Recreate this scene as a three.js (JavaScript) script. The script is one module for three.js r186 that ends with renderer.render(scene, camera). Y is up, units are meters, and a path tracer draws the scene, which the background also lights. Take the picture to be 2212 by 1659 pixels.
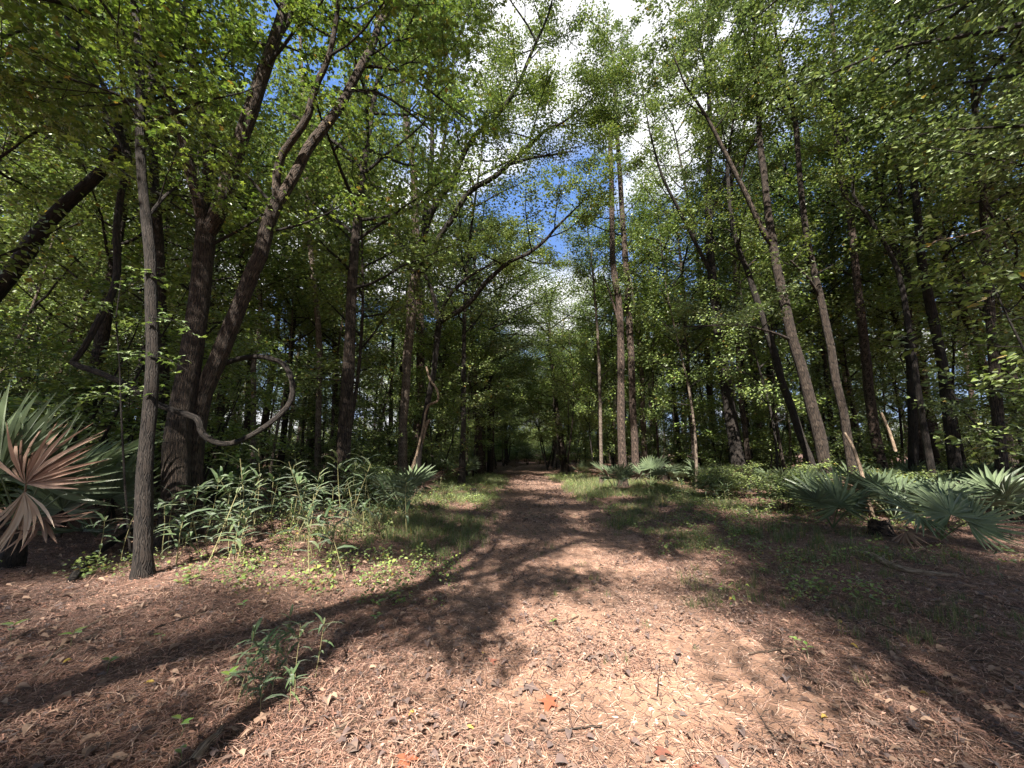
import * as THREE from 'three';

// ---------------------------------------------------------------- camera, sky, sun, exposure
const scene = new THREE.Scene();
const PITCH = 9.9 * Math.PI / 180, YAW = 1.8 * Math.PI / 180, EYE = 1.55;
const camera = new THREE.PerspectiveCamera(89.9, 4 / 3, 0.05, 600);
camera.position.set(0, EYE, 0);
camera.rotation.set(PITCH, YAW, 0, 'YXZ');
camera.updateMatrixWorld(true);
const renderer = new THREE.WebGLRenderer({ antialias: true });
renderer.toneMapping = THREE.LinearToneMapping;
renderer.toneMappingExposure = 3.35;
renderer.shadowMap.enabled = true;

const SUN_EL = 47 * Math.PI / 180, SUN_AZ = 9 * Math.PI / 180;   // behind the camera, a little to its left
const sunDir = new THREE.Vector3(-Math.sin(SUN_AZ) * Math.cos(SUN_EL), Math.sin(SUN_EL), Math.cos(SUN_AZ) * Math.cos(SUN_EL));
const sun = new THREE.DirectionalLight(new THREE.Color(1.0, 0.93, 0.83), 5);
sun.name = 'sun';
sun.position.copy(sunDir).multiplyScalar(80);
sun.castShadow = true; sun.shadow.radius = 1.4;
sun.shadow.mapSize.set(4096, 4096);
Object.assign(sun.shadow.camera, { left: -60, right: 60, top: 60, bottom: -60, near: 1, far: 220 });
scene.add(sun, sun.target);

// ---------------------------------------------------------------- numbers and noise
let seedState = 12345;
const seed = (s) => { seedState = s | 0; };
const rnd = () => { seedState = (seedState + 0x6d2b79f5) | 0; let t = Math.imul(seedState ^ (seedState >>> 15), 1 | seedState); t = (t + Math.imul(t ^ (t >>> 7), 61 | t)) ^ t; return ((t ^ (t >>> 14)) >>> 0) / 4294967296; };
const rr = (a, b) => a + (b - a) * rnd();
const gs = () => { let s = 0; for (let i = 0; i < 4; i++) s += rnd(); return (s - 2) * 1.2; };
const pick = (a) => a[Math.floor(rnd() * a.length)];
const hash2 = (x, y, s = 0) => { let h = Math.imul(x | 0, 374761393) + Math.imul(y | 0, 668265263) + Math.imul(s | 0, 1274126177); h = Math.imul(h ^ (h >>> 13), 1274126177); return ((h ^ (h >>> 16)) >>> 0) / 4294967296; };
const sm = (t) => t * t * (3 - 2 * t);
function vnoise(x, y, s = 0, px = 0, py = 0) {       // value noise, periodic when px, py are given
  const ix = Math.floor(x), iy = Math.floor(y), fx = sm(x - ix), fy = sm(y - iy);
  const w = (i, p) => (p ? ((i % p) + p) % p : i);
  const a = hash2(w(ix, px), w(iy, py), s), b = hash2(w(ix + 1, px), w(iy, py), s), c = hash2(w(ix, px), w(iy + 1, py), s), d = hash2(w(ix + 1, px), w(iy + 1, py), s);
  return a + (b - a) * fx + (c - a) * fy + (a - b - c + d) * fx * fy;
}
function fbm(x, y, s = 0, o = 4, px = 0, py = 0) { let v = 0, a = 0.5, n = 0; for (let i = 0; i < o; i++) { v += a * vnoise(x, y, s + i * 17, px, py); n += a; a *= 0.5; x *= 2; y *= 2; px *= 2; py *= 2; } return v / n; }
function fbm3(x, y, z, s) { return (fbm(x + 7.3 * z, y - 3.1 * z, s, 5) + fbm(y + 5.7 * x, z + 2.3 * y, s + 91, 5) + fbm(z - 4.1 * x, x + 6.1 * z, s + 57, 5)) / 3; }
const clamp01 = (t) => Math.max(0, Math.min(1, t)), sstep = (a, b, t) => sm(clamp01((t - a) / (b - a))), mix = (a, b, t) => a + (b - a) * t;
const V = (x, y, z) => new THREE.Vector3(x, y, z);

// sky: blue air with broken white cloud, the same all round
{
  const W = 1024, H = 512, data = new Float32Array(W * H * 4);
  for (let r = 0; r < H; r++) {
    const up = ((r + 0.5) / H - 0.5) * Math.PI, y = Math.sin(up);
    for (let c = 0; c < W; c++) {
      const az = ((c + 0.5) / W - 0.5) * 2 * Math.PI, x = Math.cos(az) * Math.cos(up), z = Math.sin(az) * Math.cos(up);
      const e = Math.max(0, y), horizon = Math.pow(1 - e, 3.5);
      let col = [mix(0.15, 0.48, horizon), mix(0.31, 0.62, horizon), mix(0.74, 0.86, horizon)];
      const k = 1 / (e + 0.22);
      const n = fbm(x * k * 1.9 + 16.8, z * k * 1.9 + 7.2, 5, 6);
      const a = sstep(0.47, 0.64, n);
      const bright = 1.15 - 0.25 * sstep(0.6, 0.8, n);
      const cl = [1.02 * bright, 1.02 * bright, 1.04 * bright];
      const o = (r * W + c) * 4;
      for (let i = 0; i < 3; i++) data[o + i] = 0.38 * mix(col[i], cl[i], a);
      data[o + 3] = 1;
    }
  }
  const t = new THREE.DataTexture(data, W, H, THREE.RGBAFormat, THREE.FloatType);
  t.mapping = THREE.EquirectangularReflectionMapping; t.magFilter = THREE.LinearFilter; t.needsUpdate = true;
  scene.background = t; scene.environment = t;
}

// ---------------------------------------------------------------- the photograph's rows and columns (2212 x 1659) as directions from where it was taken
const FPX = 1106 / (Math.tan(89.9 / 2 * Math.PI / 180) * 4 / 3);
function rayAt(x, y) { return V((x - 1106) / FPX, -(y - 829.5) / FPX, -1).applyEuler(camera.rotation); }
function atDepth(x, y, d) { const r = rayAt(x, y), t = d / -r.z; return V(r.x * t, EYE + r.y * t, -d); }
function onGround(x, y) { const r = rayAt(x, y), t = -EYE / r.y; const p = V(r.x * t, 0, r.z * t); p.y = groundY(p.x, p.z); return p; }
const metresPer = (d) => d / FPX;

function pathX(z) { const d = -z; return 0.25 + 0.28 * Math.sin(d * 0.13 + 0.6) + (d > 38 ? (d - 38) ** 2 * 0.022 : 0); }
function groundY(x, z) {
  const d = Math.abs(x - pathX(z));
  const rut = -0.05 * Math.exp(-Math.pow((d - 0.85) / 0.32, 2)), bank = 0.12 * sstep(1.6, 4.5, d);
  return rut + bank + 0.16 * (fbm(x * 0.33 + 40, z * 0.33 + 40, 3, 3) - 0.5) + 0.05 * (fbm(x * 1.7 + 11, z * 1.7 + 5, 8, 3) - 0.5) * sstep(0, 1.5, d + 0.6);
}

// ---------------------------------------------------------------- mesh writer
class MB {
  constructor() { this.p = []; this.n = []; this.u = []; this.c = []; this.i = []; }
  get count() { return this.p.length / 3; }
  v(x, y, z, u = 0, w = 0, c = null, nx = 0, ny = 1, nz = 0) { this.p.push(x, y, z); this.n.push(nx, ny, nz); this.u.push(u, w); if (c) this.c.push(c[0], c[1], c[2]); return this.p.length / 3 - 1; }
  t(a, b, c) { this.i.push(a, b, c); }
  // tapered, slightly lumpy tube; uv in repeats of a half-metre bark tile
  tube(pts, rad, seg = 8, lump = 0.08, color = null, tile = 0.5, sd = 1) {
    const n = pts.length; if (n < 2) return;
    let T = pts[1].clone().sub(pts[0]).normalize(), N = Math.abs(T.y) < 0.9 ? V(0, 1, 0) : V(1, 0, 0); N.sub(T.clone().multiplyScalar(N.dot(T))).normalize();
    let vlen = 0; const rep = Math.max(1, Math.round(rad[0] * 2 * Math.PI / tile)); let prev = -1;
    for (let k = 0; k < n; k++) {
      if (k) { vlen += pts[k].distanceTo(pts[k - 1]); }
      const T2 = (k === 0 ? pts[1].clone().sub(pts[0]) : k === n - 1 ? pts[k].clone().sub(pts[k - 1]) : pts[k + 1].clone().sub(pts[k - 1])).normalize();
      N.sub(T2.clone().multiplyScalar(N.dot(T2))).normalize(); T = T2;
      const B = T.clone().cross(N), start = this.count;
      for (let s = 0; s <= seg; s++) {
        const a = (s % seg) / seg * 2 * Math.PI, ca = Math.cos(a), sa = Math.sin(a);
        const l = 1 + lump * (2 * fbm(ca * 1.3 + sd * 3.1 + 50, sa * 1.3 + vlen * 1.6 + sd + 50, 21, 2) - 1) * 1.6;
        const r = rad[k] * l, nx = N.x * ca + B.x * sa, ny = N.y * ca + B.y * sa, nz = N.z * ca + B.z * sa;
        this.v(pts[k].x + nx * r, pts[k].y + ny * r, pts[k].z + nz * r, s / seg * rep, vlen / tile, color, nx, ny, nz);
      }
      if (prev >= 0) for (let s = 0; s < seg; s++) { const a = prev + s, b = start + s; this.t(a, a + 1, b); this.t(a + 1, b + 1, b); }
      prev = start;
    }
    const T3 = pts[n - 1].clone().sub(pts[n - 2]).normalize(), tip = pts[n - 1].clone().addScaledVector(T3, rad[n - 1] * 0.5);
    const ti = this.v(tip.x, tip.y, tip.z, 0.5, vlen / tile, color, T3.x, T3.y, T3.z);
    for (let s = 0; s < seg; s++) this.t(prev + s, prev + s + 1, ti);
  }
  // a leaf: folded blade from p along dir; shape 0 = four-cornered, 1 = ovate, 2 = lobed star
  leaf(p, dir, nrm, L, W, c, shape = 0, fold = 0.12) {
    const sx = nrm.y * dir.z - nrm.z * dir.y, sy = nrm.z * dir.x - nrm.x * dir.z, sz = nrm.x * dir.y - nrm.y * dir.x;
    const at = (f, s, h) => this.v(p.x + dir.x * f * L + sx * s * W + nrm.x * h * L, p.y + dir.y * f * L + sy * s * W + nrm.y * h * L, p.z + dir.z * f * L + sz * s * W + nrm.z * h * L, s, f, c, nrm.x, nrm.y, nrm.z);
    if (shape === 0) { const a = at(0, 0, 0), b = at(0.42, 0.5, fold), d = at(1, 0, -fold * 0.6), e = at(0.42, -0.5, fold); this.t(a, b, d); this.t(a, d, e); return; }
    if (shape === 1) {
      const a = at(0, 0, 0), l1 = at(0.28, 0.42, fold), l2 = at(0.62, 0.38, fold * 0.6), tip = at(1, 0, -fold), r2 = at(0.62, -0.38, fold * 0.6), r1 = at(0.28, -0.42, fold), m = at(0.5, 0, 0);
      this.t(a, l1, m); this.t(l1, l2, m); this.t(l2, tip, m); this.t(tip, r2, m); this.t(r2, r1, m); this.t(r1, a, m); return;
    }
    const m = at(0.3, 0, fold * 0.3), ring = [];
    const prof = [[0, 0, 0], [0.02, 0.30, 0], [0.30, 0.22, 0.05], [0.48, 0.62, -0.06], [0.56, 0.20, 0.05], [1.0, 0, -0.16], [0.56, -0.20, 0.05], [0.48, -0.62, -0.06], [0.30, -0.22, 0.05], [0.02, -0.30, 0]];
    for (const q of prof) ring.push(at(q[0], q[1], q[2] + fold * Math.abs(q[1])));
    for (let k = 0; k < ring.length; k++) this.t(ring[k], ring[(k + 1) % ring.length], m);
  }
  geo() {
    const g = new THREE.BufferGeometry();
    g.setAttribute('position', new THREE.BufferAttribute(new Float32Array(this.p), 3));
    g.setAttribute('normal', new THREE.BufferAttribute(new Float32Array(this.n), 3));
    g.setAttribute('uv', new THREE.BufferAttribute(new Float32Array(this.u), 2));
    if (this.c.length === this.p.length) g.setAttribute('color', new THREE.BufferAttribute(new Float32Array(this.c), 3));
    g.setIndex(new THREE.BufferAttribute(new Uint32Array(this.i), 1));
    return g;
  }
  build(name, mat, parent) { if (!this.i.length) return null; const m = new THREE.Mesh(this.geo(), mat); m.name = name; parent.add(m); return m; }
}

// ---------------------------------------------------------------- naming
const taken = new Map();
function numbered(name) { const n = taken.get(name) || 0; taken.set(name, n + 1); return n ? name + '_' + String(n).padStart(3, '0') : name; }
function thing(name, label, category, pos = [0, 0, 0], group) {
  const o = new THREE.Group(); o.name = numbered(name); o.position.set(...pos); o.userData = { label, category }; if (group) o.userData.group = group; scene.add(o); return o;
}
function kindOf(o, kind, label) { o.userData.kind = kind; if (label) o.userData.label = label; return o; }
function dup(root, pos, yaw, scale, label, group, category) {
  const r = root.clone(); r.name = numbered(root.userData.base || root.name.replace(/_\d{3}$/, '')); scene.add(r);
  r.position.set(...pos); r.rotation.set(0, yaw, 0); if (scale.isVector3) r.scale.copy(scale); else r.scale.setScalar(scale);
  r.userData = { label, category: category || root.userData.category }; if (group) r.userData.group = group; return r;
}

// ---------------------------------------------------------------- textures
function dataTex(w, h, fn, srgb) {
  const d = new Uint8Array(w * h * 4);
  for (let y = 0; y < h; y++) for (let x = 0; x < w; x++) { const c = fn(x, y), o = (y * w + x) * 4; d[o] = c[0]; d[o + 1] = c[1]; d[o + 2] = c[2]; d[o + 3] = 255; }
  const t = new THREE.DataTexture(d, w, h); t.wrapS = t.wrapT = THREE.RepeatWrapping; t.magFilter = THREE.LinearFilter; t.minFilter = THREE.LinearMipmapLinearFilter; t.generateMipmaps = true;
  if (srgb) t.colorSpace = THREE.SRGBColorSpace; t.needsUpdate = true; return t;
}
function barkTextures(sd, fu, fv, dark, mid, pale, plate) {
  const N = 512, h = new Float32Array(N * N);
  for (let y = 0; y < N; y++) for (let x = 0; x < N; x++) {
    const u = x / N, v = y / N, warp = (fbm(u * 5, v * 5, sd + 3, 3, 5, 5) - 0.5) * 0.16;
    const uu = ((u + warp) % 1 + 1) % 1;
    const crack = Math.abs(2 * (0.62 * vnoise(uu * fu, v * fv, sd, fu, fv) + 0.38 * vnoise(uu * fu * 2, v * fv * 2, sd + 5, fu * 2, fv * 2)) - 1), fine = fbm(u * 64, v * 20, sd + 9, 3, 64, 20);
    let q = sstep(0.0, plate ? 0.22 : 0.34, crack) * 0.7 + 0.3 * fine;
    if (plate) { const gap = Math.abs(2 * vnoise(u * 5, v * 14 + 3 * vnoise(u * 6, v * 3, sd + 40, 6, 3), sd + 31, 5, 0) - 1); q *= 0.55 + 0.45 * sstep(0.05, 0.25, gap); }
    h[y * N + x] = q;
  }
  const col = dataTex(N, N, (x, y) => {
    const q = h[y * N + x], pa = sstep(0.52, 0.72, fbm(x / N * 5, y / N * 5, sd + 60, 4, 5, 5)), g = 0.85 + 0.3 * fbm(x / N * 90, y / N * 90, sd + 70, 2, 90, 90);
    return [0, 1, 2].map((i) => { const a = mix(dark[i], mid[i], sstep(0.2, 0.75, q)); return Math.min(255, mix(a, pale[i], pa * 0.55 * sstep(0.3, 0.7, q)) * g); });
  }, true);
  const bump = dataTex(N, N, (x, y) => { const q = Math.min(255, h[y * N + x] * 255); return [q, q, q]; }, false);
  return [col, bump];
}
function barkMat(name, sd, fu, fv, dark, mid, pale, plate, bs) {
  const [map, bumpMap] = barkTextures(sd, fu, fv, dark, mid, pale, plate);
  const m = new THREE.MeshStandardMaterial({ map, bumpMap, bumpScale: bs, roughness: 0.95, vertexColors: false }); m.name = name; return m;
}
const M = {};
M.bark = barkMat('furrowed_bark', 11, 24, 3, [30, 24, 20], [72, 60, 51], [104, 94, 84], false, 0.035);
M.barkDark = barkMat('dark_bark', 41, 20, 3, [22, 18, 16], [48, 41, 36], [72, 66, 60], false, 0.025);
M.barkPale = barkMat('pale_bark', 71, 10, 4, [58, 49, 43], [104, 92, 81], [134, 124, 113], false, 0.012);
M.barkPine = barkMat('pine_bark', 101, 10, 5, [34, 27, 24], [84, 69, 60], [116, 100, 90], true, 0.035);
M.deadWood = barkMat('dead_wood', 131, 24, 2, [86, 70, 58], [150, 130, 110], [172, 156, 138], false, 0.006);

function leafMat(name, tr, coat = 0.25) {
  const m = new THREE.MeshPhysicalMaterial({ color: 0xffffff, vertexColors: true, roughness: 1, transmission: tr, thickness: 0, side: THREE.DoubleSide, flatShading: true, clearcoat: coat, clearcoatRoughness: 0.28 }); m.name = name; return m;
}
M.leaf = leafMat('leaf', 0.36, 0.6);
M.needle = leafMat('pine_needle', 0.25, 0.2);
M.palm = leafMat('palm_blade', 0.3, 0.5);
M.deadLeaf = leafMat('dead_leaf', 0.2, 0.0);
M.grass = leafMat('grass_blade', 0.35, 0.2);

// ground texture: pine straw, leaf bits and sand
function litterTextures(sd, soil, tones, needles, bits) {
  const N = 2048, c1 = document.createElement('canvas'), c2 = document.createElement('canvas'); c1.width = c1.height = c2.width = c2.height = N;
  const a = c1.getContext('2d'), b = c2.getContext('2d');
  const img = a.createImageData(N, N), im2 = b.createImageData(N, N);
  for (let y = 0; y < N; y++) for (let x = 0; x < N; x++) {
    const q = fbm(x / N * 8, y / N * 8, sd, 4, 8, 8), f = 0.75 + 0.5 * hash2(x, y, sd + 1), o = (y * N + x) * 4;
    const k = f * (0.75 + 0.5 * q);
    img.data[o] = soil[0] * k; img.data[o + 1] = soil[1] * k; img.data[o + 2] = soil[2] * k; img.data[o + 3] = 255;
    const hh = 60 + 50 * q + 30 * (f - 0.75); im2.data[o] = im2.data[o + 1] = im2.data[o + 2] = hh; im2.data[o + 3] = 255;
  }
  a.putImageData(img, 0, 0); b.putImageData(im2, 0, 0);
  seed(sd * 7 + 3);
  const both = (draw, px, py, ext) => { for (const ox of [-N, 0, N]) for (const oy of [-N, 0, N]) { if (px + ox < -ext || px + ox > N + ext || py + oy < -ext || py + oy > N + ext) continue; draw(px + ox, py + oy); } };
  for (let k = 0; k < needles + bits; k++) {
    const x = rnd() * N, y = rnd() * N, an = rnd() * 6.283, t = pick(tones), s = rr(0.55, 1.2), hh = Math.floor(rr(70, 250));
    const css = `rgb(${t[0] * s | 0},${t[1] * s | 0},${t[2] * s | 0})`, cs2 = `rgb(${hh},${hh},${hh})`;
    if (rnd() < needles / (needles + bits)) {
      const L = rr(16, 62), bend = rr(-0.5, 0.5), w = rr(1.2, 2.6);
      both((X, Y) => { for (const [g, st] of [[a, css], [b, cs2]]) { g.strokeStyle = st; g.lineWidth = w; g.beginPath(); g.moveTo(X, Y); g.quadraticCurveTo(X + Math.cos(an + bend) * L / 2, Y + Math.sin(an + bend) * L / 2, X + Math.cos(an) * L, Y + Math.sin(an) * L); g.stroke(); } }, x, y, 70);
    } else {
      const L = rr(4, 13), w = L * rr(0.14, 0.4);
      both((X, Y) => { for (const [g, st] of [[a, css], [b, cs2]]) { g.fillStyle = st; g.beginPath(); g.ellipse(X, Y, L, w, an, 0, 6.283); g.fill(); } }, x, y, 30);
    }
  }
  const t1 = new THREE.CanvasTexture(c1), t2 = new THREE.CanvasTexture(c2);
  for (const t of [t1, t2]) { t.wrapS = t.wrapT = THREE.RepeatWrapping; t.magFilter = THREE.LinearFilter; }
  t1.colorSpace = THREE.SRGBColorSpace;
  return [t1, t2];
}
const strawTones = [[166, 126, 109], [142, 104, 89], [186, 147, 127], [112, 82, 70], [82, 61, 53], [158, 118, 98], [196, 164, 144], [70, 53, 47]];
const trailTones = [[182, 148, 130], [156, 121, 105], [202, 168, 149], [126, 97, 84], [84, 65, 57], [170, 130, 110], [210, 180, 160], [66, 52, 47]];
const [strawMap, strawBump] = litterTextures(201, [104, 78, 62], strawTones, 30000, 6000);
const [trailMap, trailBump] = litterTextures(301, [146, 113, 93], trailTones, 17000, 9000);
M.straw = new THREE.MeshStandardMaterial({ map: strawMap, bumpMap: strawBump, bumpScale: 0.012, roughness: 1, vertexColors: true }); M.straw.name = 'pine_straw';
M.trail = new THREE.MeshStandardMaterial({ map: trailMap, bumpMap: trailBump, bumpScale: 0.01, roughness: 1, vertexColors: true }); M.trail.name = 'trail_soil';

// ---------------------------------------------------------------- ground and trail
{
  const axis = (lim, n, near) => { const a = []; for (let i = 0; i <= n; i++) { const t = i / n * 2 - 1; a.push(Math.sign(t) * (near * Math.abs(t) + (lim - near) * Math.pow(Math.abs(t), 4))); } return a; };
  const xs = axis(260, 260, 22), zs = axis(260, 300, 26), m = new MB();
  for (const z0 of zs) for (const x of xs) {
    const z = z0 - 6, patch = fbm(x * 0.5 + 90, z * 0.5 + 20, 61, 4), tone = mix(0.72, 1.1, patch);
    m.v(x, groundY(x, z), z, x / 4, z / 4, [tone, tone * mix(0.94, 1.02, fbm(x * 0.9, z * 0.9, 77, 3)), tone * 0.97]);
  }
  const w = xs.length;
  for (let j = 0; j < zs.length - 1; j++) for (let i = 0; i < w - 1; i++) { const a = j * w + i; m.t(a, a + w, a + 1); m.t(a + 1, a + w, a + w + 1); }
  const g = m.geo(); g.computeVertexNormals();
  const o = new THREE.Mesh(g, M.straw); o.name = 'ground'; o.userData.kind = 'structure'; scene.add(o);
  kindOf(o, 'structure', 'forest floor of reddish pine straw and leaf litter');

  const tm = new MB(), nz = 420, nx = 18;
  for (let j = 0; j <= nz; j++) {
    const t = j / nz, z = 7 - 62 * Math.pow(t, 1.5), cx = pathX(z);
    const hl = 1.55 + 0.7 * (fbm(z * 0.8 + 30, 1.5, 71, 4) - 0.5), hr = 1.6 + 0.8 * (fbm(z * 0.8 + 80, 7.5, 73, 4) - 0.5);
    for (let i = 0; i <= nx; i++) {
      const s = i / nx * 2 - 1, x = cx + (s < 0 ? s * hl : s * hr), e = Math.abs(s), tone = mix(0.8, 1.1, fbm(x * 0.7 + 9, z * 0.7 + 3, 64, 4));
      tm.v(x, groundY(x, z) + mix(0.006, -0.012, sstep(0.86, 1, e)), z, x / 4, z / 4, [tone, tone, tone]);
    }
  }
  for (let j = 0; j < nz; j++) for (let i = 0; i < nx; i++) { const a = j * (nx + 1) + i; tm.t(a, a + 1, a + nx + 1); tm.t(a + 1, a + nx + 2, a + nx + 1); }
  const tg = tm.geo(); tg.computeVertexNormals();
  const tr = new THREE.Mesh(tg, M.trail); tr.name = 'path'; kindOf(tr, 'structure', 'straight sandy woodland trail strewn with leaf bits'); scene.add(tr);
}

// ---------------------------------------------------------------- leaves on branches
const GREEN = {
  maple: [[0.15, 0.235, 0.03], [0.19, 0.28, 0.035], [0.10, 0.175, 0.028], [0.23, 0.30, 0.04]],
  mid: [[0.145, 0.205, 0.036], [0.175, 0.24, 0.042], [0.10, 0.155, 0.03], [0.22, 0.27, 0.048]],
  cool: [[0.13, 0.185, 0.05], [0.155, 0.215, 0.055], [0.09, 0.14, 0.04], [0.19, 0.24, 0.06]],
  under: [[0.16, 0.24, 0.045], [0.19, 0.27, 0.05], [0.12, 0.19, 0.038], [0.23, 0.29, 0.055]],
  pine: [[0.07, 0.11, 0.03], [0.09, 0.13, 0.035], [0.055, 0.085, 0.025]],
};
const tint = (set) => { const c = pick(set), s = rr(0.6, 1.4); const y = rnd() < 0.01 ? 1 : 0; return y ? [0.32, 0.22, 0.03] : [c[0] * s, c[1] * s, c[2] * s]; };
function leafAt(mb, p, out, L, set, shape, droop = 0.3) {
  const az = Math.atan2(out.z, out.x) + gs() * 1.3, el = gs() * 0.45 - droop * 0.6;
  const dir = V(Math.cos(az) * Math.cos(el), Math.sin(el), Math.sin(az) * Math.cos(el));
  const n = V(gs() * 0.85, 1, gs() * 0.85); n.addScaledVector(dir, -n.dot(dir)).normalize();
  const s = L * rr(0.7, 1.2);
  mb.leaf(p, dir, n, s, s * rr(0.55, 0.8) * (shape === 2 ? 1.15 : 1), tint(set), shape, rr(0.02, 0.2));
}
// walk from p along dir, bending; returns points
function wander(p, dir, len, n, bend, up) {
  const pts = [p.clone()], d = dir.clone().normalize(), q = p.clone();
  for (let k = 0; k < n; k++) { d.x += gs() * bend; d.y += gs() * bend + up; d.z += gs() * bend; d.normalize(); q.addScaledVector(d, len / n); pts.push(q.clone()); }
  return pts;
}
const taper = (n, r0, r1) => Array.from({ length: n }, (_, k) => mix(r0, r1, k / (n - 1)));
// a leafy branch: bough, twigs and leaves
function bough(wood, leaves, p, dir, len, r, o) {
  const pts = wander(p, dir, len, 6, 0.16, o.up ?? 0.02);
  wood.tube(pts, taper(7, r, r * 0.25), 5, 0.05, null, 0.5, rnd() * 9);
  const nt = Math.max(3, Math.round(len * (o.twigs ?? 3.2))), per = Math.max(1, Math.round(o.leaves / nt));
  for (let k = 0; k < nt; k++) {
    const t = rr(0.22, 1), f = t * 6, i = Math.min(5, Math.floor(f)), a = pts[i].clone().lerp(pts[i + 1], f - i);
    const along = pts[i + 1].clone().sub(pts[i]).normalize(), td = along.clone().multiplyScalar(0.7).add(V(gs(), gs() * 0.35 + 0.05, gs()).multiplyScalar(0.85)).normalize();
    const tl = rr(0.35, 0.9) * (o.twigLen ?? 1) * (1.15 - 0.5 * t), tp = wander(a, td, tl, 3, 0.2, -0.02);
    wood.tube(tp, taper(4, Math.max(0.004, r * 0.22), 0.0025), 3, 0, null, 0.5, 1);
    for (let q = 0; q < per; q++) {
      const s = Math.pow(rnd(), 0.7) * 3, j = Math.min(2, Math.floor(s)), b = tp[j].clone().lerp(tp[j + 1], s - j), sp = o.spread ?? 0.16;
      b.x += gs() * sp; b.y += gs() * sp * 0.7; b.z += gs() * sp;
      leafAt(leaves, b, td, o.size, o.set, o.shape ?? 0, o.droop);
    }
  }
  return pts;
}

// ---------------------------------------------------------------- trees read from the photograph
// stems: [ [x, y, width, extra depth], ... ] in the photograph's 2212-wide units, all at distance d
function heroTree(o) {
  seed(o.seed || 99);
  const q0 = o.stems[0].pts[0], b0 = o.world ? V(q0[0], 0, q0[2]) : atDepth(q0[0], q0[1], o.d); b0.y = groundY(b0.x, b0.z) - 0.04;
  const root = thing(o.name, o.label, 'tree', [b0.x, b0.y, b0.z]);
  const mat = o.mat || M.bark, twigWood = new MB(), leaves = new MB();
  o.stems.forEach((st, si) => {
    const raw = st.pts.map((q, k) => {
      if (o.world) return [V(q[0], q[1], q[2]).sub(b0), q[3]];
      const d = o.d + (q[3] || 0) + (st.dz || 0) * (k / Math.max(1, st.pts.length - 1)), p = atDepth(q[0], q[1], d);
      if (st.base && k === 0) p.y = groundY(p.x, p.z) - 0.12;
      return [p.sub(b0), Math.max(0.006, q[2] / 2 * metresPer(d * 1.02) * (o.fat || 1))];
    });
    if (st.base) { const f = raw[0]; raw.splice(1, 0, [f[0].clone().lerp(raw[1][0], Math.min(0.6, 0.3 / f[0].distanceTo(raw[1][0]))).add(V(0, 0.02, 0)), f[1] * 1.02]); raw[0][1] *= 1.7; }
    if (st.ext) {                                    // the limb goes on above the frame
      const a = raw[raw.length - 2][0], b = raw[raw.length - 1][0], r = raw[raw.length - 1][1], dir = b.clone().sub(a).normalize(); dir.y = Math.max(dir.y, 0.35);
      wander(b, dir, st.ext, 6, 0.09, 0.04).slice(1).forEach((p, k) => raw.push([p, mix(r, 0.012, (k + 1) / 6)]));
    }
    const curve = new THREE.CatmullRomCurve3(raw.map((q) => q[0]), false, 'centripetal'), n = Math.max(6, Math.min(46, Math.round(curve.getLength() / 0.28)));
    const pts = [], rad = [];
    for (let k = 0; k <= n; k++) { const t = k / n, f = t * (raw.length - 1), i = Math.min(raw.length - 2, Math.floor(f)); pts.push(curve.getPoint(t)); rad.push(mix(raw[i][1], raw[i + 1][1], f - i)); }
    const mb = new MB(); mb.tube(pts, rad, rad[0] > 0.09 ? 14 : rad[0] > 0.04 ? 9 : 6, st.lump ?? 0.1, null, 0.5, si + o.d);
    mb.build(st.part || (si === 0 ? 'trunk' : 'limb'), st.mat || mat, root);
    const L = curve.getLength(), nb = st.nb ?? Math.round(L * (o.perMetre ?? 1.5)), from = st.from ?? 0.35;
    for (let k = 0; k < nb; k++) {
      const t = mix(from, 1, (k + rnd()) / nb), p = curve.getPoint(t), tan = curve.getTangent(t), az = k * 2.4 + rnd() * 1.2;
      const side = V(Math.cos(az), 0.1, Math.sin(az)), dir = side.addScaledVector(tan, 0.55).normalize(), len = rr(0.9, 2.2) * (o.reach ?? 1) * (1.15 - 0.4 * t);
      const rr0 = Math.min(rad[Math.round(t * n)] * 0.5, 0.012 + len * 0.009);
      bough(twigWood, leaves, p, dir, len, rr0, { leaves: (o.leaves ?? 150) * 1.5 * len / 1.5, size: o.size ?? 0.1, set: o.set || GREEN.mid, shape: o.shape ?? 0, twigs: o.twigs, spread: o.spread, up: o.up, droop: o.droop });
    }
  });
  for (const bx of o.extra || []) bx(twigWood, leaves, b0);
  kindOf(twigWood.build('twigs', M.barkDark, root) || {userData: {}}, 'stuff');
  const c = leaves.build('crown', M.leaf, root); if (c) kindOf(c, 'stuff');
  return root;
}

const HERO = [];
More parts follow.
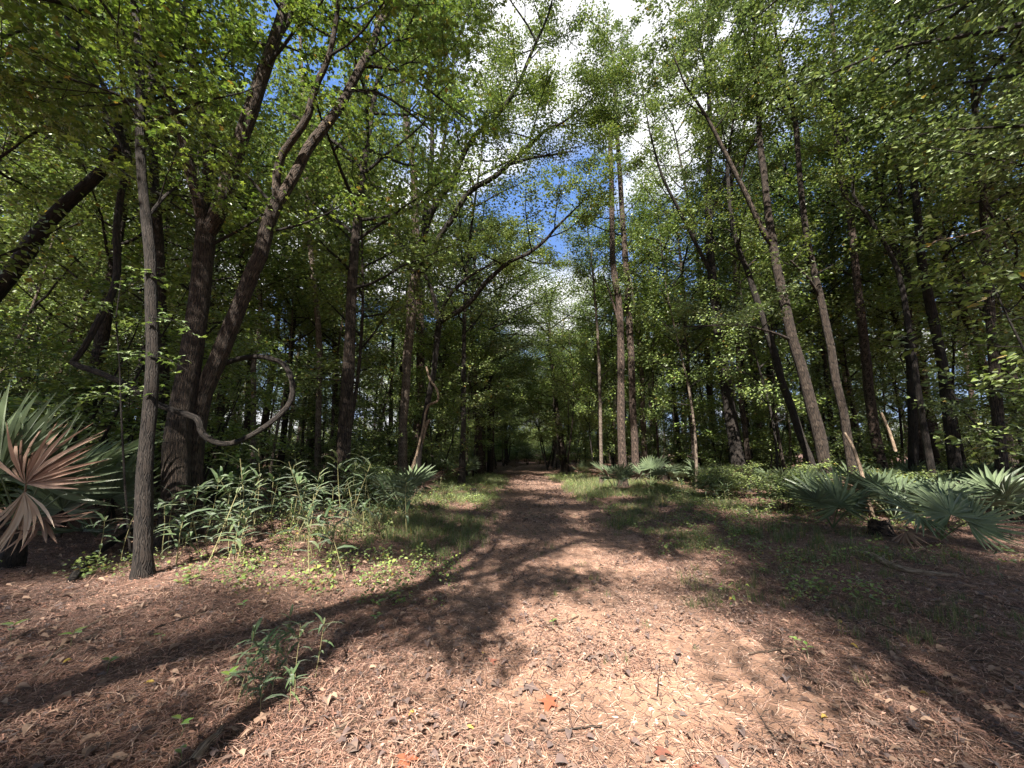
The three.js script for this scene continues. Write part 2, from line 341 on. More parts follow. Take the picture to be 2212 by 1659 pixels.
// forked tree on the left with two stems from one root
heroTree({ name: 'forked_tree', label: 'big two-stemmed tree with furrowed brown bark beside the fan palms', seed: 7, d: 6.2, fat: 0.9, mat: M.bark, set: GREEN.maple, size: 0.105, shape: 2, leaves: 95, perMetre: 1.5, reach: 1.25, spread: 0.2, stems: [
  { base: 1, part: 'trunk', from: 0.9, nb: 2, pts: [[366, 1204, 62], [380, 1080, 54], [383, 953, 50], [393, 886, 48], [410, 786, 45], [430, 653, 44], [440, 553, 43], [446, 483, 44]] },
  { base: 1, part: 'trunk', from: 0.85, nb: 2, pts: [[408, 1180, 46, 0.25], [414, 1050, 40, 0.3], [420, 950, 38, 0.28], [440, 850, 38, 0.2], [467, 786, 38, 0.15], [493, 720, 37, 0.1], [520, 653, 36, 0.05], [547, 586, 35], [563, 553, 34], [580, 483, 34], [600, 433, 34]] },
  { from: 0.35, ext: 2.5, dz: -0.8, pts: [[440, 500, 30], [428, 430, 28], [410, 367, 26], [393, 283, 22], [370, 223, 18], [350, 170, 15]] },
  { from: 0.3, ext: 4, dz: 0.6, pts: [[440, 480, 30], [445, 420, 28], [449, 383, 28], [451, 317, 27], [437, 250, 26], [423, 167, 24], [413, 100, 22], [400, 33, 20], [380, -10, 18]] },
  { from: 0.35, ext: 5, dz: -0.4, pts: [[450, 500, 36], [467, 467, 38], [483, 417, 38], [510, 333, 37], [533, 267, 36], [550, 217, 35], [577, 133, 33], [600, 67, 30], [613, 17, 26], [622, -30, 22]] },
  { from: 0.3, ext: 4, dz: 0.5, pts: [[596, 80, 24, -0.3], [633, 20, 24, -0.1], [662, -20, 21]] },
  { from: 0.4, ext: 3.5, dz: -0.6, pts: [[600, 440, 24], [597, 383, 21], [610, 333, 20], [633, 300, 20], [663, 255, 20], [683, 183, 18], [707, 133, 16], [723, 67, 14], [733, -5, 12]] },
  { from: 0.4, ext: 3.5, dz: 0.5, pts: [[598, 440, 28], [633, 383, 28], [667, 317, 27], [707, 267, 25], [737, 227, 24], [757, 187, 23], [781, 143, 22], [804, 100, 20], [817, 60, 18], [829, 10, 15], [838, -25, 12]] },
  { from: 0.3, nb: 3, pts: [[815, 62, 12, 0.4], [838, 30, 11, 0.4], [850, -10, 9, 0.4]] },
  { from: 0.2, nb: 5, pts: [[781, 143, 9, 0.4], [837, 147, 8, 0.5], [887, 167, 7, 0.6], [937, 203, 6, 0.8], [1020, 267, 4, 1.0]] },
  { from: 0.2, nb: 5, pts: [[757, 195, 9, 0.35], [814, 200, 8, 0.3], [870, 233, 6, 0.2], [937, 287, 4, 0.1]] },
  { from: 0.2, nb: 1, pts: [[462, 330, 9], [472, 290, 7], [480, 248, 5]] },
] });
// thin straight dark trunk in front of it
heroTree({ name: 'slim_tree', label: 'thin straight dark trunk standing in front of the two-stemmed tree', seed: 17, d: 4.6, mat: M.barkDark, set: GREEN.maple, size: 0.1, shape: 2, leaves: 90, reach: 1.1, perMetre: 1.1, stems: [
  { base: 1, from: 0.5, ext: 5, pts: [[305, 1282, 31], [313, 1020, 27], [327, 853, 25], [330, 753, 24], [327, 653, 23], [325, 553, 22], [318, 480, 21], [308, 400, 20], [303, 300, 19], [303, 200, 18], [300, 110, 17], [291, 20, 15]] },
  { from: 0.3, nb: 7, dz: -0.5, pts: [[303, 260, 9], [265, 210, 8], [215, 190, 6], [150, 170, 4]] },
  { from: 0.2, nb: 6, dz: 0.4, pts: [[318, 470, 8], [360, 420, 6], [390, 400, 4]] },
] });
heroTree({ name: 'slim_tree', label: 'second thin trunk half hidden behind the thin dark one', seed: 18, d: 8.4, mat: M.bark, set: GREEN.mid, size: 0.11, shape: 1, leaves: 110, perMetre: 1.6, stems: [
  { base: 1, from: 0.35, ext: 4, pts: [[352, 1110, 28], [352, 960, 25], [351, 853, 24], [348, 740, 23], [346, 620, 22], [340, 500, 20], [333, 380, 18], [328, 250, 16], [330, 120, 14], [338, 0, 11]] },
] });
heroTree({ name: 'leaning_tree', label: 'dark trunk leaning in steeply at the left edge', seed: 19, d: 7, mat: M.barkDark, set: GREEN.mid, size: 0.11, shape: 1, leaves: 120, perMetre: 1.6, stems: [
  { base: 1, from: 0.5, ext: 4, pts: [[-330, 1120, 40], [-190, 870, 36], [-90, 735, 34], [0, 620, 32], [52, 553, 30], [83, 507, 29], [143, 440, 27], [207, 383, 23], [240, 345, 20], [290, 270, 16], [335, 190, 12]] },
] });
heroTree({ name: 'woodland_tree', label: 'grey trunk behind the fan palms near the left edge', seed: 20, d: 11, mat: M.bark, set: GREEN.mid, size: 0.12, shape: 1, leaves: 130, perMetre: 1.7, stems: [
  { base: 1, from: 0.35, ext: 5, pts: [[35, 1060, 22], [48, 860, 20], [60, 730, 19], [78, 600, 18], [88, 500, 17], [96, 400, 16], [110, 280, 14], [118, 150, 12], [125, 20, 10]] },
  { from: 0.3, nb: 5, pts: [[62, 760, 9], [80, 725, 8], [110, 680, 7], [140, 655, 5]] },
] });
// thin pale stems on the left, mid distance
heroTree({ name: 'slim_tree', label: 'thin crooked pale stem right of the two-stemmed tree', seed: 21, d: 12.5, mat: M.barkPale, set: GREEN.under, size: 0.11, leaves: 100, perMetre: 1.6, stems: [
  { base: 1, from: 0.4, ext: 3, pts: [[546, 1062, 11], [547, 953, 10], [548, 860, 10], [548, 786, 10], [556, 745, 9], [561, 700, 9], [563, 653, 8], [553, 610, 7], [545, 540, 7], [548, 470, 6]] } ] });
heroTree({ name: 'slim_tree', label: 'tall thin pale trunk alone between the forked tree and the limbed tree', seed: 22, d: 14, mat: M.barkPale, set: GREEN.under, size: 0.12, leaves: 110, perMetre: 1.5, stems: [
  { base: 1, from: 0.45, ext: 5, pts: [[686, 1058, 14], [687, 960, 13], [688, 886, 12], [690, 753, 12], [682, 640, 11], [672, 553, 11], [664, 467, 10], [661, 367, 10], [656, 233, 9], [650, 120, 8], [646, 20, 6]] } ] });
// limbed tree left of the trail, its boughs over the trail
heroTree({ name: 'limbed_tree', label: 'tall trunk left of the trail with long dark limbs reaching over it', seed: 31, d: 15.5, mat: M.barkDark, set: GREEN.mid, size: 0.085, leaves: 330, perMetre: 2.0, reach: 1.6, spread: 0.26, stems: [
  { base: 1, from: 0.8, nb: 3, mat: M.barkPale, pts: [[870, 1058, 23], [870, 986, 20], [870, 920, 18], [877, 836, 18], [880, 770, 19], [887, 703, 20], [890, 636, 22], [898, 600, 20], [906, 553, 18]] },
  { from: 0.35, ext: 2, dz: -3.5, pts: [[905, 575, 15], [914, 533, 14], [924, 483, 14], [937, 450, 14], [964, 410, 13], [987, 367, 13], [1004, 327, 12], [1031, 287, 11], [1071, 253, 10], [1101, 213, 10], [1121, 180, 9], [1144, 123, 8], [1167, 73, 7], [1184, 33, 5]] },
  { from: 0.4, nb: 3, dz: -0.5, pts: [[1158, 90, 6, -3.2], [1140, 55, 5, -3.3], [1112, 15, 4, -3.5], [1095, -10, 3, -3.6]] },
  { from: 0.35, ext: 1.2, dz: -2.5, pts: [[908, 590, 15], [930, 560, 14], [950, 510, 13], [977, 473, 13], [1014, 413, 13], [1067, 383, 12], [1101, 353, 10], [1137, 320, 9], [1181, 280, 7], [1211, 267, 5]] },
  { from: 0.3, nb: 4, pts: [[1098, 356, 7, -1.7], [1154, 340, 6, -1.9], [1204, 333, 5, -2.1], [1237, 326, 3, -2.2]] },
  { from: 0.3, ext: 3, dz: 0.6, pts: [[908, 545, 13], [918, 470, 12], [927, 400, 12], [934, 300, 11], [930, 200, 10], [924, 100, 9], [919, 33, 7]] },
  { from: 0.3, ext: 2, dz: -1.2, pts: [[930, 420, 9], [950, 350, 8], [966, 260, 8], [977, 167, 7], [984, 100, 6], [1004, 50, 5]] },
  { from: 0.25, dz: -2, ext: 1, pts: [[900, 585, 10], [884, 547, 9], [847, 480, 9], [814, 407, 8], [774, 360, 7], [737, 333, 5]] },
  { from: 0.25, dz: 1, ext: 1, pts: [[896, 600, 9], [872, 540, 8], [830, 480, 7], [780, 420, 6], [737, 390, 5]] },
] });
heroTree({ name: 'limbed_tree', label: 'dark crooked stem with one long limb curving right over the trail', seed: 33, d: 15.0, mat: M.barkDark, set: GREEN.mid, size: 0.085, leaves: 270, perMetre: 2.2, reach: 1.3, stems: [
  { base: 1, from: 0.85, nb: 2, pts: [[902, 1052, 14], [905, 986, 12], [914, 920, 12], [926, 860, 12], [937, 803, 12], [944, 736, 13], [950, 690, 15]] },
  { from: 0.4, nb: 4, ext: 1.5, pts: [[948, 696, 11], [940, 656, 10], [932, 625, 9], [920, 600, 7]] },
  { from: 0.3, ext: 1, dz: -1, pts: [[953, 690, 10], [957, 663, 9], [977, 630, 8], [1020, 593, 7], [1057, 573, 4]] },
  { from: 0.3, ext: 0.8, dz: -2.5, pts: [[950, 695, 13], [970, 683, 12], [1000, 666, 12], [1027, 640, 11], [1044, 616, 11], [1071, 590, 10], [1104, 563, 9], [1137, 550, 8], [1177, 520, 7], [1200, 493, 6], [1237, 457, 4]] },
] });
heroTree({ name: 'pine_tree', label: 'pale-barked trunk rising behind the limbed tree left of the trail', seed: 35, d: 19, mat: M.barkPine, set: GREEN.cool, size: 0.13, leaves: 120, perMetre: 1.3, stems: [
  { base: 1, from: 0.5, ext: 5, pts: [[892, 1038, 20], [906, 860, 19], [908, 720, 18], [905, 600, 17], [898, 500, 17], [896, 433, 17], [893, 367, 16], [882, 300, 15], [876, 247, 14], [870, 150, 12], [866, 50, 10]] } ] });
// the pair of pines right of the trail
heroTree({ name: 'pine_tree', label: 'left trunk of the pair of dark straight pines right of the trail', seed: 41, d: 16.5, mat: M.barkPine, set: GREEN.cool, size: 0.12, leaves: 110, perMetre: 1.1, stems: [
  { base: 1, from: 0.55, ext: 4, pts: [[1346, 1052, 18], [1343, 960, 16], [1341, 886, 16], [1341, 753, 15], [1337, 653, 14], [1328, 603, 14], [1323, 553, 13], [1322, 483, 12], [1321, 400, 11], [1318, 300, 10]] },
  { from: 0.3, nb: 3, pts: [[1334, 690, 5], [1320, 640, 4], [1305, 600, 3]] } ] });
heroTree({ name: 'pine_tree', label: 'right trunk of the pair of pines, with paler sunlit bark', seed: 42, d: 18, mat: M.barkPine, set: GREEN.cool, size: 0.12, leaves: 110, perMetre: 1.1, stems: [
  { base: 1, from: 0.5, ext: 4, pts: [[1374, 1044, 17], [1371, 960, 15], [1367, 886, 14], [1364, 786, 14], [1357, 653, 14], [1353, 590, 13], [1347, 500, 12], [1340, 400, 11], [1334, 300, 10], [1328, 200, 8]] } ] });
heroTree({ name: 'slim_tree', label: 'very thin pale stem standing left of the pair of pines', seed: 43, d: 17.5, mat: M.barkPale, set: GREEN.under, size: 0.12, leaves: 70, perMetre: 1.4, stems: [
  { base: 1, from: 0.4, ext: 2, pts: [[1299, 1048, 8], [1298, 960, 7], [1296, 860, 7], [1293, 760, 6], [1288, 680, 5], [1282, 610, 4]] } ] });
// the trees on the right
const rightTrees = [
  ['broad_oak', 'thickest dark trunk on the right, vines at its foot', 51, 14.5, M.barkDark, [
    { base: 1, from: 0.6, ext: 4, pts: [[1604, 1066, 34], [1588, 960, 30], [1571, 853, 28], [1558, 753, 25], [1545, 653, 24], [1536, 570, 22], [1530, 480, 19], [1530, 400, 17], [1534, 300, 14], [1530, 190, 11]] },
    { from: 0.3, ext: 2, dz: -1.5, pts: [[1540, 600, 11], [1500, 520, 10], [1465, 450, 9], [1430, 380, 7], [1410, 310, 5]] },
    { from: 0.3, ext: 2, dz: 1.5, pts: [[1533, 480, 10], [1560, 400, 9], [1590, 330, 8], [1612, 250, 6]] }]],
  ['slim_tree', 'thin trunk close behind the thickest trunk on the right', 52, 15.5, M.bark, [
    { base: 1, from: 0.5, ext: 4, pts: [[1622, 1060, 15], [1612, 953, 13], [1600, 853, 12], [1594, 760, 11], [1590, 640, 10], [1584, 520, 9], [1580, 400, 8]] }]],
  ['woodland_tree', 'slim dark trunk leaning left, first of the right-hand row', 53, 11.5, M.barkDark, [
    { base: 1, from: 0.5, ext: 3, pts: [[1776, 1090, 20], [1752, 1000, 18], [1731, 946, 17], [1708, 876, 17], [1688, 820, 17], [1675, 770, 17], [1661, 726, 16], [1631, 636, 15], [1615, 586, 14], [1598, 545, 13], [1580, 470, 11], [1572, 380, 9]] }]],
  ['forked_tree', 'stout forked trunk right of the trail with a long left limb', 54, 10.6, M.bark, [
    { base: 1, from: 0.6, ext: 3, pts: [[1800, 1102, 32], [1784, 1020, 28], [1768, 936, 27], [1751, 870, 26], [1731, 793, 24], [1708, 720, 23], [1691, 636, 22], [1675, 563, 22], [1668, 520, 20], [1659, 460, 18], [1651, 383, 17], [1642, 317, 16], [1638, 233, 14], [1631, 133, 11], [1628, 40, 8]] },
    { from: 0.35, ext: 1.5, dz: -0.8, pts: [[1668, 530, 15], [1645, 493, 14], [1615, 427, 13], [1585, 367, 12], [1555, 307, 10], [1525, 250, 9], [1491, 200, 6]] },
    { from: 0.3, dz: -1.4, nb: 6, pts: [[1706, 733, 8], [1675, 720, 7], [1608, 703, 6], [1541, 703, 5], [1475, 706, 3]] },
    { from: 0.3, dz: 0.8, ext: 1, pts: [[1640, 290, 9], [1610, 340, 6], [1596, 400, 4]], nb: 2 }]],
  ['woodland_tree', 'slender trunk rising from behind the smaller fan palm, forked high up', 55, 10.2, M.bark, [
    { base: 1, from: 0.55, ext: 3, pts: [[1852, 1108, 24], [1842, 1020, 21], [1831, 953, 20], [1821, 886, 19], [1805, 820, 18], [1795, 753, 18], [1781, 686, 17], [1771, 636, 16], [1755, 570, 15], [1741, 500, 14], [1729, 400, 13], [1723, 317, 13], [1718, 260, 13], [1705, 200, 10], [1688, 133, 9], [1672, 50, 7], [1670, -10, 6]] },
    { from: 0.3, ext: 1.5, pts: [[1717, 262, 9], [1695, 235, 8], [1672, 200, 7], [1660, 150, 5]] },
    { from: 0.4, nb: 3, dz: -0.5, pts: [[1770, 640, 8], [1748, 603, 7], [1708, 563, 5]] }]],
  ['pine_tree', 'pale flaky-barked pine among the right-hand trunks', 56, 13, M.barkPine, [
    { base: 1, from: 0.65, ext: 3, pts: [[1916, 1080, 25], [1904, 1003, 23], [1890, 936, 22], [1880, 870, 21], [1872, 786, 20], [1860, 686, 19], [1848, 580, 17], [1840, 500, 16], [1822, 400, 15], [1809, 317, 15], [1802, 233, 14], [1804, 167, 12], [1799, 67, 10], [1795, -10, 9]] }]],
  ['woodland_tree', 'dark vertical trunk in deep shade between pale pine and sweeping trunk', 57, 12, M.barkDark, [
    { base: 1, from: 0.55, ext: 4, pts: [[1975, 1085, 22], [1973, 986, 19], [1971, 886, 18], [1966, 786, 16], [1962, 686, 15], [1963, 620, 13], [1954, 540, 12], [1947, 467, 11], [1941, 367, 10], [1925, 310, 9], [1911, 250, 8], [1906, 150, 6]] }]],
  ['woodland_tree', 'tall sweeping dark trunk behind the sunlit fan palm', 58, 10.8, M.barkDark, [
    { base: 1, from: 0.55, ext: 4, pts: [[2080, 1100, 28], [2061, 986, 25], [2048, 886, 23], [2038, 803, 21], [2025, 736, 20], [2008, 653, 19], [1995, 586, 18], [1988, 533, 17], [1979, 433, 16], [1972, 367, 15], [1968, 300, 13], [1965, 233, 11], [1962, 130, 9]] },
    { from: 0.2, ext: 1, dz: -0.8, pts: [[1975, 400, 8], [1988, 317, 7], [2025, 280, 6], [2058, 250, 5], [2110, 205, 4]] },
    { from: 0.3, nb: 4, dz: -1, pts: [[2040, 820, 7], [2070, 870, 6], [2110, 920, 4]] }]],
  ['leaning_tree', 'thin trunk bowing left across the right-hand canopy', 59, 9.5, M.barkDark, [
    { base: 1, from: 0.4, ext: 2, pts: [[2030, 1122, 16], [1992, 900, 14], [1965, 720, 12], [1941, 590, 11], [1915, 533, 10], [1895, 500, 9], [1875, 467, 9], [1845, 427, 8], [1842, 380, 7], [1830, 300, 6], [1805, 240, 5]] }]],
  ['woodland_tree', 'dim trunk at the right edge behind arching leafy boughs', 60, 9, M.bark, [
    { base: 1, from: 0.35, ext: 4, pts: [[2175, 1130, 24], [2160, 960, 21], [2148, 800, 20], [2136, 640, 18], [2128, 500, 17], [2120, 380, 15], [2108, 250, 13], [2096, 120, 11], [2090, 10, 9]] },
    { from: 0.2, ext: 1.5, dz: -1, pts: [[2105, 240, 9], [2130, 170, 8], [2165, 120, 7], [2190, 90, 5]] },
    { from: 0.2, ext: 1, dz: -1.5, pts: [[2122, 420, 8], [2160, 380, 7], [2210, 350, 5]] }]],
];
for (const [name, label, sd, d, mat, stems] of rightTrees) heroTree({ name, label, seed: sd, d, mat, set: sd % 2 ? GREEN.mid : GREEN.cool, size: 0.09, shape: 0, leaves: 180, perMetre: 1.9, reach: 1.2, fat: 0.82, stems });

// ---------------------------------------------------------------- wood behind: prototypes and their copies
function forestTree(kind, sd, holder, dense = 1) {
  seed(sd);
  const root = new THREE.Group(), twig = new MB(), leaves = new MB(), wood = new MB();
  const pole = kind === 'pole', pine = kind === 'pine';
  const H = pole ? rr(8, 12) : pine ? rr(19, 23) : rr(15, 19), r0 = pole ? rr(0.045, 0.07) : pine ? rr(0.15, 0.2) : rr(0.11, 0.18);
  const n = 14, pts = [], bx = gs() * 0.5, bz = gs() * 0.5, ph = rnd() * 6;
  for (let k = 0; k <= n; k++) { const t = k / n; pts.push(V(bx * t * t * (pine ? 0.5 : 1.6) + (pine ? 0.03 : 0.12) * Math.sin(t * 7 + ph), H * t - 0.15, bz * t * t * (pine ? 0.5 : 1.6) + (pine ? 0.03 : 0.12) * Math.cos(t * 6 + ph))); }
  const rad = pts.map((_, k) => r0 * (k === 0 ? 1.5 : Math.pow(1 - k / n * 0.93, pine ? 0.7 : 0.85)));
  wood.tube(pts, rad, pole ? 6 : 9, 0.08, null, 0.5, sd);
  const curve = new THREE.CatmullRomCurve3(pts);
  const nb = pole ? 15 : pine ? 22 : 26, from = pole ? 0.28 : pine ? 0.58 : 0.34;
  for (let k = 0; k < nb; k++) {
    const t = mix(from, 0.99, (k + rnd() * 0.7) / nb), p = curve.getPoint(t), az = k * 2.4 + rnd();
    const prof = pine ? Math.sin(Math.PI * Math.pow((t - from) / (1 - from), 0.7)) * 0.8 + 0.25 : 0.55 + 0.6 * Math.sin(Math.PI * clamp01((t - from) / (1 - from)) * 0.9 + 0.25);
    const len = (pole ? 1.8 : pine ? 2.0 : 3.3) * prof * rr(0.75, 1.2), el = rr(0.15, 0.75) * (pine ? 0.4 : 1);
    const dir = V(Math.cos(az) * Math.cos(el), Math.sin(el), Math.sin(az) * Math.cos(el));
    if (pine) bough(twig, leaves, p, dir, len, 0.02 + len * 0.008, { leaves: 150, size: 0.17, set: GREEN.pine, spread: 0.14, droop: -0.2, twigs: 4 });
    else bough(twig, leaves, p, dir, len, 0.012 + len * 0.011, { leaves: (pole ? 280 : 520) * dense, size: pole ? 0.11 : 0.12, set: holder, spread: pole ? 0.26 : 0.42, twigs: 2.8, twigLen: pole ? 1.1 : 1.6 });
  }
  if (!pole) for (let k = 0; k < (pine ? 8 : 6); k++) { const t = rr(0.15, from), p = curve.getPoint(t), az = rnd() * 6.28; const bp = wander(p, V(Math.cos(az), rr(-0.2, 0.5), Math.sin(az)), rr(0.5, 1.6), 4, 0.2, 0); twig.tube(bp, taper(5, 0.018, 0.004), 4, 0, null, 0.5, 1); }
  root.userData.height = H;
  wood.build('trunk', pine ? M.barkPine : pick([M.bark, M.barkDark, M.bark, M.barkPale]), root);
  kindOf(twig.build('twigs', M.barkDark, root), 'stuff');
  const c = leaves.build('crown', pine ? M.needle : M.leaf, root); kindOf(c, 'stuff');
  return root;
}
const protos = {
  tall: [0, 1, 2, 3, 4, 5].map((k) => forestTree('tall', 500 + k, [GREEN.mid, GREEN.cool, GREEN.mid, GREEN.maple, GREEN.cool, GREEN.under][k])),
  dense: [0, 1, 2].map((k) => forestTree('tall', 550 + k, [GREEN.mid, GREEN.maple, GREEN.cool][k], 2.1)),
  pine: [0, 1].map((k) => forestTree('pine', 600 + k, GREEN.pine)),
  pole: [0, 1, 2, 3].map((k) => forestTree('pole', 700 + k, [GREEN.under, GREEN.mid, GREEN.maple, GREEN.under][k])),
};
function sapling(sd, H, set, size) {
  seed(sd);
  const root = new THREE.Group(), twig = new MB(), leaves = new MB(), wood = new MB();
  const stems = H < 2.2 ? 4 : 2;
  for (let s = 0; s < stems; s++) {
    const az = s * 2.1 + rnd(), pts = wander(V(gs() * 0.08, -0.05, gs() * 0.08), V(Math.cos(az) * 0.22, 1, Math.sin(az) * 0.22), H * rr(0.75, 1), 8, 0.06, 0.01), c = new THREE.CatmullRomCurve3(pts);
    wood.tube(pts, taper(9, 0.008 + H * 0.005, 0.004), 5, 0.05, null, 0.5, s);
    const nb = Math.round(4 + H * 2);
    for (let k = 0; k < nb; k++) { const t = mix(0.2, 1, (k + rnd()) / nb), a = k * 2.4 + rnd(); bough(twig, leaves, c.getPoint(t), V(Math.cos(a), rr(0, 0.5), Math.sin(a)), (0.35 + H * 0.22) * (1.2 - 0.6 * t), 0.007, { leaves: 75, size, set, twigs: 4.5, spread: 0.11, twigLen: 0.75, shape: 0 }); }
  }
  wood.build('stem', M.barkDark, root); kindOf(twig.build('twigs', M.barkDark, root), 'stuff');
  const c = leaves.build('foliage', M.leaf, root); kindOf(c, 'stuff');
  return root;
}
const saplings = [sapling(801, 3.6, GREEN.under, 0.1), sapling(802, 2.8, GREEN.under, 0.095), sapling(803, 4.4, GREEN.mid, 0.105), sapling(804, 1.6, GREEN.under, 0.085), sapling(805, 1.9, GREEN.mid, 0.085), sapling(806, 5, GREEN.maple, 0.11)];

const autoList = [];
function auto(o, what) { autoList.push([o, what]); return o; }
const standing = [];
scene.children.forEach((o) => { if (o.userData.category === 'tree') standing.push([o.position.x, o.position.z]); });
const sight = [[366, 6.2, 60], [410, 6.2, 60], [546, 12.5, 14], [687, 14, 16], [880, 15.5, 34], [945, 15, 20], [1344, 16.5, 16], [1372, 18, 14], [1300, 17.5, 8], [1604, 14.5, 24], [1776, 11.5, 22], [1800, 10.6, 30], [1852, 10.2, 24], [1916, 13, 22], [1975, 12, 18], [2080, 10.8, 24]];
function hidesTrunk(x, z, pad) { const q = V(x, 1, z).applyMatrix4(camera.matrixWorld.clone().invert()), px = 1106 + q.x / -q.z * FPX; return sight.some(([hx, hd, w]) => -z < hd && Math.abs(px - hx) < w + pad * FPX / -z); }
const sideWord = (x) => (x < 0 ? 'left' : 'right');
let nForest = 0;
function plantForest(kind, count, dmin, dmax, gap, sd) {
  seed(sd);
  for (let tries = 0, made = 0; tries < count * 60 && made < count; tries++) {
    const d = Math.sqrt(rr(dmin * dmin, dmax * dmax)), an = rr(-1.02, 1.02), x = Math.sin(an) * d * 1.1, z = -Math.cos(an) * d;
    const off = x - pathX(z), clear = d > 44 && d < 56 && Math.abs(x) < 5 ? 9 : d > 58 ? 0 : off < 0 ? (d < 13.5 ? 5.6 : 3.2) : (d < 16.5 ? 7.2 : 3.3);
    if (Math.abs(off) < clear + (kind === 'pole' ? -0.6 : 0)) continue;
    if (standing.some(([a, b]) => (a - x) ** 2 + (b - z) ** 2 < gap * gap) || hidesTrunk(x, z, kind === 'pole' ? 0.6 : 0.2)) continue;
    standing.push([x, z]); made++; nForest++;
    const proto = pick(protos[kind]), s = rr(0.85, 1.2);
    const side = sideWord(off), far = d < 20 ? 'just inside the wood' : d < 36 ? 'in the middle depth of the wood' : 'deep in the wood';
    const name = kind === 'pine' ? 'pine_tree' : kind === 'pole' ? 'pole_tree' : 'woodland_tree';
    const what = kind === 'pine' ? 'straight flaky-barked pine' : kind === 'pole' ? 'very slim young pole tree' : 'tall leafy woodland tree';
    proto.userData.base = name;
    const o = dup(proto, [x, groundY(x, z) - 0.03, z], rnd() * 6.28, V(s, s * rr(0.9, 1.1), s), `${what} ${far} ${side} of the trail`, `${what}s ${far} ${side}`, 'tree');
    o.rotation.set(gs() * 0.035, rnd() * 6.28, gs() * 0.035); auto(o, what);
  }
}
{
  seed(900);   // the ranks along the trail whose crowns meet over it
  for (let d = 19; d < 45; d += rr(1.9, 2.9)) for (const side of [-1, 1]) {
    const z = -d - rr(0, 1.5), x = pathX(z) + side * (d < 23 ? rr(3.0, 3.7) : rr(2.3, 3.2)), kind = rnd() < 0.35 || d < 23 ? 'pole' : 'tall', proto = pick(protos[kind]); proto.userData.base = kind === 'pole' ? 'pole_tree' : 'woodland_tree';
    if (standing.some(([a, b]) => (a - x) ** 2 + (b - z) ** 2 < 1.2)) continue; standing.push([x, z]);
    const o = dup(proto, [x, groundY(x, z) - 0.03, z], rnd() * 6.28, kind === 'pole' ? rr(0.8, 1.1) : V(1.4, rr(0.85, 1.0), 1.4), `${kind === 'pole' ? 'slim' : 'leafy'} tree of the rank lining the ${sideWord(side)} edge of the trail`, `trees lining the ${sideWord(side)} trail edge`, 'tree'); o.rotation.z = side * (d < 23 ? rr(-0.06, 0.04) : rr(0.05, 0.17)); auto(o, kind === 'pole' ? 'slim trailside tree' : 'leafy trailside tree');
  }
}
seed(899);
for (let d = 26; d < 43; d += rr(1.2, 2.0)) { const side = rnd() < 0.5 ? -1 : 1, z = -d, x = pathX(z) + side * rr(2.0, 2.7), proto = pick(protos.pole); proto.userData.base = 'pole_tree'; const o = dup(proto, [x, groundY(x, z) - 0.03, z], rnd() * 6.28, V(1.25, rr(0.75, 1.0), 1.25), `slim tree bowing over the far trail from its ${sideWord(side)} edge`, `slim trees bowing over the far trail from the ${sideWord(side)}`, 'tree'); o.rotation.z = side * rr(0.18, 0.34); auto(o, 'slim tree bowing over the trail'); standing.push([x, z]); }
plantForest('tall', 62, 11, 26, 2.4, 901);
plantForest('pine', 16, 14, 40, 3.2, 902);
plantForest('pole', 60, 9.5, 30, 1.6, 903);
plantForest('tall', 62, 26, 56, 3.6, 904);
plantForest('pole', 40, 28, 52, 2.2, 905);
plantForest('pole', 26, 13, 24, 1.3, 906);

function plantSaplings(count, dmin, dmax, sd, sizeOk) {
  seed(sd);
  for (let tries = 0, made = 0; tries < count * 40 && made < count; tries++) {
    const d = Math.sqrt(rr(dmin * dmin, dmax * dmax)), an = rr(-1.0, 1.0), x = Math.sin(an) * d * 1.1, z = -Math.cos(an) * d, off = x - pathX(z);
    if (Math.abs(off) < (off < 0 ? 3.2 : 3.4) || (off > 0 && d < 15 && rnd() < 0.8)) continue;
    if (standing.some(([a, b]) => (a - x) ** 2 + (b - z) ** 2 < 0.5) || hidesTrunk(x, z, 0.7)) continue;
    made++;
    const k = Math.floor(rnd() * saplings.length), proto = saplings[k], low = k === 3 || k === 4;
    proto.userData.base = low ? 'shrub' : 'sapling';
    const what = low ? 'low leafy shrub' : 'thin leafy sapling', far = d < 14 ? 'at the edge of the wood' : d < 26 ? 'between the nearer trunks' : 'between the far trunks', side = sideWord(off);
    auto(dup(proto, [x, groundY(x, z) - 0.02, z], rnd() * 6.28, rr(0.75, 1.25), `${what} ${far} ${side} of the trail`, `${what}s ${far} ${side}`, low ? 'shrub' : 'sapling'), what);
  }
}
plantSaplings(24, 8.5, 14, 911);
plantSaplings(140, 15, 32, 912);
plantSaplings(80, 30, 58, 913);

seed(914);
for (let k = 0; k < 34; k++) { const d = rr(45, 57), z = -d, x = pathX(-44) + rr(-9, 9), proto = saplings[3 + (k % 2)]; proto.userData.base = 'shrub'; auto(dup(proto, [x, groundY(x, z), z], rnd() * 6.28, V(1.8, rr(0.9, 1.5), 1.8), '', 'bright shrubs in the far clearing', 'shrub'), 'bright clearing shrub'); }
seed(915);
for (let k = 0; k < 22; k++) { const d = rr(9, 14.5), z = -d, x = rr(5.8, 15), proto = saplings[3 + (k % 2)]; proto.userData.base = 'shrub'; auto(dup(proto, [x, groundY(x, z), z], rnd() * 6.28, V(0.75, rr(0.4, 0.62), 0.75), '', 'low shrubs at the foot of the right-hand trunks', 'shrub'), 'knee-high shrub'); }
for (let k = 0; k < 16; k++) { const d = rr(9.5, 15), z = -d, x = -rr(3.6, 12), proto = saplings[3 + (k % 2)]; auto(dup(proto, [x, groundY(x, z), z], rnd() * 6.28, V(0.75, rr(0.4, 0.62), 0.75), '', 'low shrubs behind the cane', 'shrub'), 'knee-high shrub'); }
